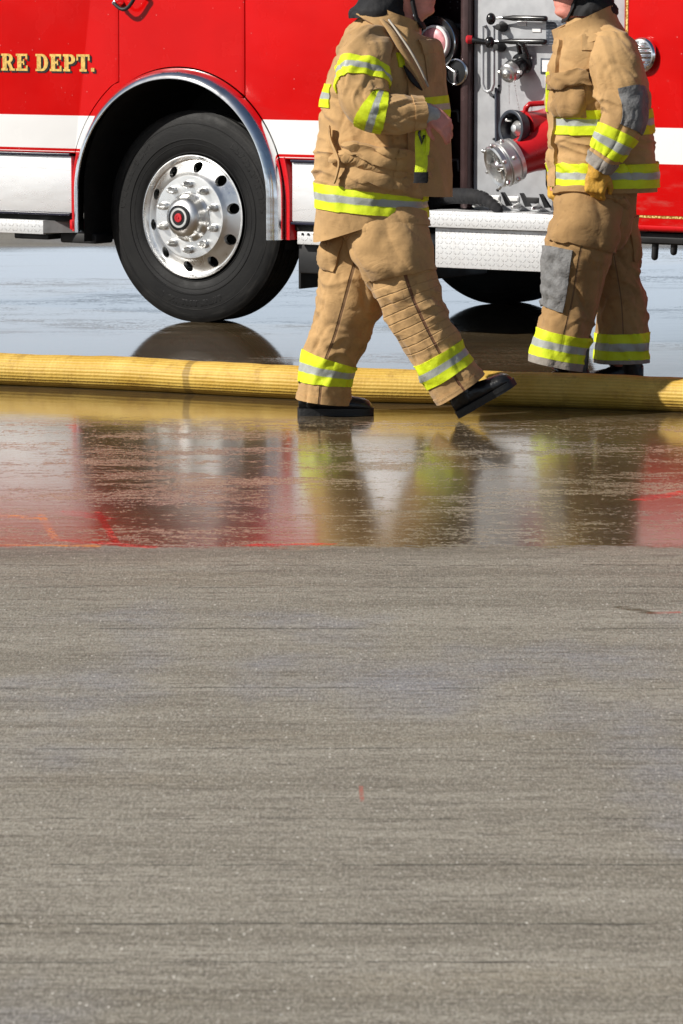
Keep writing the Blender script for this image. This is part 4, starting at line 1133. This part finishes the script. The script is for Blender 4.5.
# open front panel hanging to the right
def sheet(name, outline_rows, mat, parent, thick=.012, ns=60, nt=30, wob=.014, fig=A_):
    """rows of (left px, y, dy) (right px, y, dy)"""
    L_, _ = catmull([fig.W(*r[0]) for r in outline_rows], ns); Rr, _ = catmull([fig.W(*r[1]) for r in outline_rows], ns)
    bm = bmesh.new(); uv = bm.loops.layers.uv.new('UVMap'); G = []
    for i in range(ns):
        row = []
        for k in range(nt):
            q = k / (nt - 1); p = L_[i] * (1 - q) + Rr[i] * q
            nrm = np.array((.35, -.9, 0)); bow = .035 * math.sin(PI * q)
            d = bow + wob * N3(p[0] * 14, p[2] * 7, 2.2) + wob * .8 * (ridge(p[0] * 18 + p[2] * 5, p[2] * 5, 4.4) - .3)
            row.append(p + nrm * d)
        G.append(row)
    fr = [[bm.verts.new(p) for p in row] for row in G]; bk = [[bm.verts.new(p + np.array((-.3, .9, 0)) * thick) for p in row] for row in G]
    for i in range(ns - 1):
        for k in range(nt - 1):
            f = bm.faces.new((fr[i][k], fr[i][k + 1], fr[i + 1][k + 1], fr[i + 1][k]))
            bm.faces.new((bk[i][k], bk[i + 1][k], bk[i + 1][k + 1], bk[i][k + 1]))
    for i in range(ns - 1):
        bm.faces.new((fr[i][0], fr[i + 1][0], bk[i + 1][0], bk[i][0])); bm.faces.new((fr[i][-1], bk[i][-1], bk[i + 1][-1], fr[i + 1][-1]))
    for k in range(nt - 1):
        bm.faces.new((fr[0][k], bk[0][k], bk[0][k + 1], fr[0][k + 1])); bm.faces.new((fr[-1][k], fr[-1][k + 1], bk[-1][k + 1], bk[-1][k]))
    o = from_bm(name, bm, mat, parent, angle=60); o['_'] = 0; del o['_']
    def surf(q, w, off):
        i = min(max(q * (ns - 1), 0), ns - 1.001); k = min(max(w * (nt - 1), 0), nt - 1.001); i0, k0 = int(i), int(k); a, b = i - i0, k - k0
        p = G[i0][k0] * (1 - a) * (1 - b) + G[i0 + 1][k0] * a * (1 - b) + G[i0][k0 + 1] * (1 - a) * b + G[i0 + 1][k0 + 1] * a * b
        return p + np.array((.35, -.9, 0)) * off
    return o, surf
def sheet_patch(name, surf, q0, q1, w0, w1, mat, parent, off=.004, n=12, bulge=0, skew=0):
    bm = bmesh.new(); uv = bm.loops.layers.uv.new('UVMap'); V = []
    for i in range(-1, n + 2):
        row = []
        for k in range(-1, n + 2):
            a, b = min(max(i / n, 0), 1), min(max(k / n, 0), 1); rim = i in (-1, n + 1) or k in (-1, n + 1)
            row.append((bm.verts.new(surf(q0 + (q1 - q0) * a + skew * b, w0 + (w1 - w0) * b, -.003 if rim else off + bulge * math.sin(PI * a) * math.sin(PI * b))), b, a))
        V.append(row)
    for i in range(n + 2):
        for k in range(n + 2):
            q4 = (V[i][k], V[i][k + 1], V[i + 1][k + 1], V[i + 1][k]); f = bm.faces.new([v[0] for v in q4])
            for lp, v in zip(f.loops, q4): lp[uv].uv = (v[1], v[2])
    return from_bm(name, bm, mat, parent, angle=50)
fl, sf = sheet('front_panel', [((395, 24, -.17), (424, 36, -.06)), ((402, 48, -.20), (442, 43, .02)), ((408, 85, -.21), (447, 82, .03)), ((408, 120, -.20), (450.5, 125, .04)), ((408, 160, -.19), (452, 165, .04)), ((410, 196, -.18), (453, 197, .04))], m_t, jacket)
sheet_patch('reflective_band', sf, .44, .56, .05, 1.0, M['trim'], fl, .005)
sheet_patch('pocket', sf, .14, .36, .42, .86, m_pk, fl, .008, 12, .012)
sheet_patch('pocket_flap', sf, .10, .20, .40, .88, m_pk, fl, .018, 10, .006)
lp = [W(382, 20, -.15), W(393, 34, -.20), W(404, 52, -.225), (W(416, 72, -.225)), W(425, 88, -.215)]
tube('storm_flap', [tuple(p) for p in catmull(lp, 26)[0]], [.010 + .010 * math.sin(PI * min(1, k / 20)) for k in range(26)], m_s, jacket, 10, True, .45)
lp2 = [W(389, 20, -.15), W(399, 34, -.21), W(411, 52, -.24), W(421, 70, -.24), W(428, 86, -.225)]
tube('snap_edge', [tuple(p) for p in catmull(lp2, 26)[0]], .0045, simple('pale_webbing', (.42, .38, .32), .7), jacket, 8)
tube('dark_opening', [tuple(p) for p in catmull([W(404, 66, -.215), W(413, 80, -.225), W(422, 90, -.21)], 12)[0]], [.006 + .016 * math.sin(PI * k / 11) for k in range(12)], M['hood'], jacket, 10, True, .5)
# collar, open at the front
def collar(fig, rows, mat, parent, gap=(.30, .70), n=48):
    """rows: (px, py, dy, r_side px, r_depth px, slope) from base to top"""
    bm = bmesh.new(); rws = []
    R_ = list(rows) + [(r[0], r[1] + 1, r[2], r[3] * .90, r[4] * .90, r[5]) for r in rows[::-1]]
    for px, py, dy, rs, rdp, slope in R_:
        c = Vector(fig.W(px, py, dy)); row = []
        for k in range(n + 1):
            a = 2 * PI * (gap[1] + (1 - gap[1] + gap[0]) * k / n)
            ex = math.cos(a) * rs / fig.s; ey = math.sin(a) * rdp / fig.s
            row.append(bm.verts.new(c + Vector((ex, ey, slope * ex + .004 * N3(ex * 20, ey * 20, c.z * 9)))))
        rws.append(row)
    for i in range(len(rws)):
        a_, b_ = rws[i], rws[(i + 1) % len(rws)]
        for k in range(n): bm.faces.new((a_[k], a_[k + 1], b_[k + 1], b_[k]))
    for k in (0, n): bm.faces.new([r[k] for r in rws])
    return from_bm('collar', bm, mat, parent, angle=60)
# gap measured from +x (image right) counter-clockwise seen from above; opening faces the way he looks
collar(A_, [(388, 32, 0, 36, 44, -.55), (389, 24, 0, 31, 36, -.6), (391, 16, 0, 29, 32, -.42), (392, 12, 0, 30, 33, -.38)], m_s, jacket, gap=(.93, .07))
# near sleeve
sl = A_.limb([(381, 45, -.05, 15), (373, 47, -.14, 23), (366, 60, -.21, 27), (361, 84, -.28, 24.5), (364, 104, -.33, 21.5), (381, 112, -.34, 19.5), (402, 114, -.325, 19.5), (425, 113, -.31, 15.5)], 130, 90, limb_fold(5.2, 1.3, [(.16, .08, .25 * 2 * PI, .012), (.27, .06, .0, .014), (.33, .08, .75 * 2 * PI, .014), (.10, .06, 0, .010)], None, 6, 17), 1.0)
slo = sl.mesh('sleeve', m_s, jacket, True, False, .03)
sl.patch('reflective_band', .246, .316, 0, 1, M['trim'], slo, .006, 10, 90)
sl.patch('reflective_band', .412, .480, 0, 1, M['trim'], slo, .006, 10, 90)
sl.patch('sleeve_cuff', sl.s[-1] - .05, sl.s[-1] - .002, 0, 1, m_s, slo, .004, 5, 90)
w0, w1 = Vector(W(421, 113.2, -.312)), Vector(W(432, 115.0, -.306))
tube('wristlet', [w0, w0.lerp(w1, .5), w1], [.050, .046, .038], M['knit'], jacket, 20, True, .92)
# far sleeve hanging behind
sl2 = A_.limb([(378, 46, .12, 26), (384, 60, .20, 25), (386, 90, .25, 22), (390, 125, .24, 20), (398, 150, .22, 15)], 60, 48, limb_fold(8.8, 1.0), 1.0)
sl2.mesh('sleeve', m_s, jacket, True, False, .03)
# hood bunched round the neck, chin strap, helmet
hd = Loft([(W(392, -40, 0), .082, .090), (W(386, -15, 0), .094, .088), (W(381, 2, 0), .112, .105), (W(379, 11, 0), .130, .118), (W(379, 18, 0), .132, .112)], 46, 64, fixed=True, fold=limb_fold(2.0, 1.6, [], None, 9, 24))
hd.mesh('hood', M['hood'], root, True, True, .02)
hz = chin[2]
lathe('helmet', [(0, .165), (.004, .168), (.012, .150), (.03, .128), (.07, .125), (.11, .108), (.14, .07), (.152, .0)], (chin[0] - .095, 0, hz + .135), (.06, 0, 1), M['helmet'], root, 40, scale=(1.0, 1.18))
tube('chin_strap', [(chin[0] - .085, -.078, hz + .13), (chin[0] - .082, -.073, hz + .05), (chin[0] - .068, -.066, hz - .01), (chin[0] - .052, -.05, hz - .036), (chin[0] - .04, 0, hz - .040), (chin[0] - .052, .05, hz - .036), (chin[0] - .08, .078, hz + .12)], .020, M['hood'], root, 10, True, .5)
lathe('strap_clip', [(0, .009), (.006, .008), (.007, 0)], (chin[0] - .072, -.074, hz + .0), (0, -1, 0), M['lip'], root, 14)
for sd in (-1, 1):
    bm = bmesh.new(); bmesh.ops.create_uvsphere(bm, u_segments=16, v_segments=10, radius=.0115, matrix=Matrix.Translation((chin[0] - .012, sd * .031, hz + .117))); from_bm('eye', bm, M['eye'], root)

# lime strap with a black end, hung from the jacket front
g_ = empty('gear_strap', (root.location.x + W(420, 128, -.30)[0], root.location.y - .30, W(420, 128, -.3)[2]))
tag(g_, 'lime yellow strap with black end hanging below the bare hand of the walking firefighter', 'strap')
def rel(px, py, dy=0.0):
    a = W(px, py, -.30 + dy); b = W(420, 128, -.30); return Vector((a[0] - b[0], dy, a[2] - b[2]))
def strip(name, pts, wid, th, mat, parent):
    bm = bmesh.new(); rows = []
    P, _ = catmull([tuple(p) for p in pts], 20)
    for i, p in enumerate(P):
        p = Vector(p); x = Vector((wid / 2, 0, 0)); y = Vector((0, th / 2, 0))
        w = .004 * N3(i * .3, 2, 2)
        rows.append([bm.verts.new(p + x * a + y * b + Vector((w, 0, 0))) for a, b in ((-1, -.6), (-.8, -1), (.8, -1), (1, -.6), (1, .6), (.8, 1), (-.8, 1), (-1, .6))])
    for i in range(len(rows) - 1):
        for k in range(8): bm.faces.new((rows[i][k], rows[i][(k + 1) % 8], rows[i + 1][(k + 1) % 8], rows[i + 1][k]))
    bm.faces.new(rows[0]); bm.faces.new(rows[-1])
    return from_bm(name, bm, mat, parent, angle=40)
strip('webbing', [rel(422, 126), rel(421, 140), rel(421.5, 158), rel(421, 173)], .048, .016, M['lime'], g_)
strip('webbing', [rel(427, 126, -.01), rel(428, 140, -.012), rel(427, 155, -.01)], .016, .010, M['lime'], g_)
strip('black_end', [rel(421, 172, -.001), rel(421, 178, -.001), rel(420.5, 183, -.001)], .056, .022, M['hood'], g_)
tube('clip', [rel(420, 128, -.012), rel(419, 134, -.014), rel(422, 144, -.014), rel(424, 136, -.014)], .005, M['gloss_black'], g_, 8)

# ================= standing firefighter =================
B_ = Fig(598, 391, 'firefighter in tan turnout gear with yellow glove and grey elbow patch, standing behind the hose', 'firefighters in turnout gear')
root = B_.root; W = B_.W
n_t = cloth('turnout_jacket_standing', TAN, seed=11.3)
n_s = cloth('turnout_sleeve_standing', TAN, seed=14.7)
n_l = cloth('turnout_legs_shaded', (.37, .222, .092), seams=((.0, (.14, .08, .04)),), dirt=.8, seed=17.9)  # base darkened to carry the shade on his legs, with heavier dirt
n_p = cloth('turnout_pocket_shaded', (.37, .222, .092), dirt=.8, seed=21.0)  # same shade-darkened base for seat and pockets
bm = bmesh.new(); chin = W(556, 16, 0)
head_bm(bm, (chin[0], 0, chin[2]), -1)
bm_tube(bm, [W(598, 60, 0), W(586, 10, 0)], [.075, .060], 16)
bm_tube(bm, [W(604, 185, 0), W(603, 140, 0), W(602, 90, 0), W(602, 55, 0)], [.13, .13, .14, .10], 18)
bm_tube(bm, [W(602, 60, 0), W(613, 52, -.17), W(626, 118, -.25), W(612, 145, -.25), W(598, 166, -.25)], [.09, .06, .048, .042, .034], 14)
bm_tube(bm, [W(602, 60, 0), W(600, 52, .17), W(594, 115, .23), W(572, 150, .22), W(556, 172, .20)], [.09, .06, .048, .042, .034], 14)
bm_tube(bm, [W(600, 180, -.06), W(585, 225, -.09), W(572, 295, -.10), W(562, 345, -.10), W(559, 362, -.10)], [.12, .09, .062, .046, .042], 14)
bm_tube(bm, [W(606, 180, .06), W(610, 225, .09), W(618, 295, .10), W(621, 345, .10), W(621, 360, .10)], [.12, .09, .062, .046, .042], 14)
hB = W(598, 167, -.25); hand_bm(bm, hB, (-.12, 0, -1), (-.2, -1, 0), -1, .75, .86, .9)
hB2 = W(556, 173, .20); hand_bm(bm, hB2, (-.25, 0, -1), (-1, -.2, 0), -1, .5, .86, .9)
union('body', bm, M['skin'], root, .0055, 3)
# trousers
farB = B_.limb([(606, 195, .07, 31), (607, 225, .09, 29), (614, 260, .10, 26), (620, 297, .10, 25.5), (622, 328, .10, 26.5), (622, 362.5, .10, 27)], 120, 90, limb_fold(12.3, 1.2, [(.40, .14, .75 * 2 * PI, .014), (.66, .09, 0, .014), (.15, .1, 0, .012)], .75), .95)
nearB = B_.limb([(592, 192, -.04, 33), (587, 217, -.08, 33.5), (579, 252, -.10, 34.5), (571, 300, -.10, 28.5), (563.5, 332, -.10, 27.5), (556.5, 366, -.10, 28)], 130, 100, limb_fold(15.5, 1.2, [(.28, .05, .1 * 2 * PI, .014), (.50, .12, .25 * 2 * PI, .014), (.62, .08, .8 * 2 * PI, .016)], .74), 1.0)
seatB = B_.torso([(172, 572, 638, .15, 0), (193, 562, 637, .165, 0), (218, 561, 633, .18, 0), (238, 572, 630, .15, 0), (250, 585, 622, .09, 0)], 46, 80, limb_fold(16.1, 1.0), None)
tr = seatB.mesh('trousers', n_p, root, True, True)
farB.mesh('trouser_leg', n_l, tr, True, True); nearB.mesh('trouser_leg', n_l, tr, True, True)
sb = s_at(farB, 345, B_); farB.patch('reflective_band', sb - .056, sb + .056, 0, 1, M['trim'], tr, .005, 10, 90)
sb = s_at(nearB, 346, B_); nearB.patch('reflective_band', sb - .056, sb + .056, 0, 1, M['trim'], tr, .005, 10, 96)
for lf in (farB, nearB): lf.patch('hem', lf.s[-1] - .034, lf.s[-1] - .001, 0, 1, M['hemgrey'], tr, .004, 5, 90)
s0, s1 = s_at(nearB, 252, B_), s_at(nearB, 312, B_)
nearB.patch('knee_patch', s0, s1, .035, .36, M['greypatch'], tr, .008, 18, 34, wob=.010, skew=(0, 0), bulge=.006)
s0, s1 = s_at(nearB, 200, B_), s_at(nearB, 246, B_)
nearB.patch('pocket', s0, s1, -.21, .20, n_p, tr, .014, 18, 40, bulge=.014, wob=.014)
nearB.patch('pocket_flap', s0 - .025, s0 + .035, -.215, .205, n_p, tr, .034, 10, 40, skew=(0, -.0), bulge=.008, wob=.012)
farB.patch('pocket', .10, .30, -.40, -.12, n_p, tr, .008, 14, 30, bulge=.010, wob=.008)
Hb = W(590, 392, -.10); boot((Hb[0] - .005, -.10, 0), (-1, -.12, 0), (0, 0, 1), root)
Hb = W(648, 390, .10); boot((Hb[0] - .02, .10, 0), (-1, .06, 0), (0, 0, 1), root, .30)
# jacket
rows = [(18, 571, 606, .09, 0), (27, 566, 614, .135, 0), (36, 561, 626, .19, 0), (47, 557, 635, .225, 0), (62, 554, 642, .235, 0), (85, 552, 648, .23, 0), (110, 552, 651, .22, 0), (145, 552.5, 655, .215, 0), (170, 552.5, 657, .22, 0), (191, 552.5, 657.5, .222, 0)]
jb = B_.torso(rows, 160, 150, torso_fold(9.4, 1.03, 1.1), None, 2.3)
jacket = jb.mesh('jacket', n_t, root, True, False, .06)
sj = s_at(jb, 175, B_); jb.patch('reflective_band', sj - .052, sj + .050, 0, 1, M['trim'], jacket, .013, 24, 150)
sj = s_at(jb, 121, B_); jb.patch('reflective_band', sj - .052, sj + .052, 0, 1, M['trim'], jacket, .006, 12, 150)
# front flap line, chest pocket
s0 = s_at(jb, 40, B_); jb.patch('storm_flap', s0, s_at(jb, 186, B_), .175, .235, n_s, jacket, .019, 60, 10, wob=.008)
s0 = s_at(jb, 78, B_); jb.patch('pocket', s0, s_at(jb, 116, B_), .05, .19, n_p, jacket, .012, 16, 24, bulge=.020, wob=.01)
jb.patch('pocket_flap', s0 - .035, s0 + .030, .035, .205, n_p, jacket, .034, 10, 26, bulge=.010, skew=(-.012, .02), wob=.012)
sY = s_at(jb, 43, B_); jb.patch('shoulder_yoke', s_at(jb, 30, B_), sY, -.24, .06, n_t, jacket, .006, 10, 60, skew=(.02, .03))
collar(B_, [(590, 41, 0, 35, 50, .30), (587, 33, 0, 32, 42, .36), (584, 24, 0, 31, 37, .40), (583, 17, 0, 31.5, 37, .44)], n_s, jacket, gap=(.47, .53))
# near sleeve
sl = B_.limb([(600, 44, -.05, 14), (609, 48, -.14, 22), (614, 60, -.21, 25), (619, 82, -.25, 24.5), (624, 115, -.28, 22), (615, 139, -.29, 19), (606, 155, -.28, 16.5), (598, 168, -.27, 13.5)], 130, 90, limb_fold(13.1, 1.0, [(.12, .08, .0, .014), (.30, .07, .25 * 2 * PI, .016), (.38, .06, .25 * 2 * PI, .012), (.05, .05, 0, .012)], None, 6, 17), .95)
slo = sl.mesh('sleeve', n_s, jacket, True, False, .03)
sb = s_at(sl, 143.5, B_); sl.patch('reflective_band', sb - .055, sb + .050, 0, 1, M['trim'], slo, .006, 10, 90)
sl.patch('elbow_patch', s_at(sl, 92, B_), s_at(sl, 126, B_), -.33, .02, M['greypatch'], slo, .007, 16, 34, wob=.006, skew=(0, 0))
sl.patch('sleeve_cuff', sl.s[-1] - .05, sl.s[-1] - .002, 0, 1, M['hemgrey'], slo, .004, 5, 90)
sl2 = B_.limb([(602, 42, .12, 25), (600, 55, .20, 25), (594, 90, .24, 22), (588, 120, .24, 20), (570, 150, .23, 17), (557, 171, .21, 14)], 60, 48, limb_fold(18.8, 1.0), 1.0)
slf = sl2.mesh('sleeve', n_s, jacket, True, False, .03)
# gloves
def glove(wr, d, nrm, sd, curl, top):
    bm = bmesh.new(); hand_bm(bm, wr, d, nrm, sd, curl, .98, 1.32)
    dd = Vector(d).normalized(); wv = Vector(wr)
    bm_tube(bm, [wv - dd * .055, wv - dd * .02, wv + dd * .015], [.046, .042, .040], 18)
    return union('glove', bm, M['glove'], root, .005, 4)
glove(W(597.5, 170, -.26), (-.10, 0, -1), (-.25, -1, 0), -1, .72, 0)
glove(W(556, 176, .20), (-.10, -.1, -1), (-1, -.3, 0), -1, .55, 0)
# knitted hood, helmet with neck curtain
hd = Loft([(W(594, -45, 0), .085, .080), (W(592, -18, 0), .094, .082), (W(591, 2, 0), .108, .100), (W(592, 10, 0), .120, .108), (W(592, 16, 0), .122, .104)], 44, 64, fixed=True, fold=limb_fold(22.0, 1.6, [], None, 9, 24))
hd.mesh('hood', M['hood'], root, True, True, .02)
hz = chin[2]
lathe('helmet', [(0, .165), (.004, .168), (.012, .150), (.03, .128), (.07, .125), (.11, .108), (.14, .07), (.152, .0)], (chin[0] + .095, 0, hz + .135), (-.06, 0, 1), M['helmet'], root, 40, scale=(1.0, 1.18))
tube('chin_strap', [(chin[0] + .085, -.078, hz + .13), (chin[0] + .07, -.070, hz + .04), (chin[0] + .045, -.052, hz - .012), (chin[0] + .03, 0, hz - .018), (chin[0] + .045, .052, hz - .012), (chin[0] + .085, .078, hz + .12)], .013, M['hood'], root, 10, True, .5)
for sd in (-1, 1):
    bm = bmesh.new(); bmesh.ops.create_uvsphere(bm, u_segments=16, v_segments=10, radius=.0115, matrix=Matrix.Translation((chin[0] + .012, sd * .031, hz + .117))); from_bm('eye', bm, M['eye'], root)
# lime marker light clipped to the chest
L0 = W(549.5, 92, -.06)
g_ = empty('chest_light', (root.location.x + L0[0], root.location.y + L0[1], L0[2]))
tag(g_, 'upright lime yellow light clipped to the chest of the standing firefighter', 'light')
bm = bmesh.new(); bm_box(bm, (-.016, -.018, -.085), (.016, .018, .085), .006); from_bm('light_body', bm, M['lime'], g_)
bm = bmesh.new(); bm_box(bm, (-.019, -.016, .02), (-.0165, .016, .07), .001); from_bm('lens', bm, M['white'], g_)
tube('clip', [(.012, -.005, .05), (.035, -.01, .06), (.04, -.01, -.03)], .006, M['gloss_black'], g_, 8)

# ------------------------------------------------------------------ light, sky, camera
EL, PH = R(34.5), R(21.5)
Ld = Vector((-math.cos(PH) * math.cos(EL), -math.sin(PH) * math.cos(EL), math.sin(EL)))
sd = bpy.data.lights.new('sun', 'SUN'); sd.energy = 5.0; sd.angle = R(.53); sd.color = (1, .955, .88)
so = bpy.data.objects.new('sun', sd); COL.objects.link(so); so.rotation_euler = Ld.to_track_quat('Z', 'Y').to_euler(); so.location = Ld * 40
w = bpy.data.worlds.new('World'); S.world = w; w.use_nodes = True
nt_ = w.node_tree; bg = nt_.nodes['Background']
sk = nt_.nodes.new('ShaderNodeTexSky'); sk.sky_type = 'NISHITA'; sk.sun_disc = False
sk.sun_elevation = EL; sk.sun_rotation = math.atan2(Ld.x, Ld.y) % (2 * PI); sk.air_density = 1.0; sk.dust_density = 1.2; sk.ozone_density = 1.0
nt_.links.new(sk.outputs[0], bg.inputs[0]); bg.inputs[1].default_value = .05
W_ = NT.__new__(NT); W_.t = nt_; W_.N = nt_.nodes; W_.L = nt_.links; W_._obj = None
gd = nt_.nodes.new('ShaderNodeTexCoord').outputs['Generated']
gx, gy, gz = W_.xyz(gd)
cn = W_.noise(W_.scl(gd, (2.2, 2.2, 16)), 1.6, 5, .6, .5)
low = W_.step(gz, .07, .17, 1, 0)
cm_ = W_.math('MULTIPLY', low, W_.step(W_.math('ADD', cn, W_.math('MULTIPLY', low, .16)), .47, .66))
cb = nt_.nodes.new('ShaderNodeBackground'); cb.inputs[0].default_value = (.76, .87, 1, 1); cb.inputs[1].default_value = 1.02
mx = nt_.nodes.new('ShaderNodeMixShader'); nt_.links.new(cm_, mx.inputs[0]); nt_.links.new(bg.outputs[0], mx.inputs[1]); nt_.links.new(cb.outputs[0], mx.inputs[2])
nt_.links.new(mx.outputs[0], nt_.nodes['World Output'].inputs[0])
cd = bpy.data.cameras.new('camera'); cd.sensor_fit = 'AUTO'; cd.sensor_width = 36; cd.lens = F / 1024 * 36
cd.clip_end = 3000; cd.clip_start = .5
cd.dof.use_dof = True; cd.dof.focus_distance = 17.5; cd.dof.aperture_fstop = 18.0
co = bpy.data.objects.new('camera', cd); COL.objects.link(co); co.location = (0, 0, CAMH); co.rotation_euler = (PI / 2 - PITCH, 0, 0)
S.camera = co
S.view_settings.view_transform = 'Standard'; S.view_settings.look = 'None'; S.view_settings.exposure = 0.12; S.view_settings.gamma = 1.0
S.cycles.max_bounces = 8; S.cycles.caustics_reflective = False; S.cycles.caustics_refractive = False
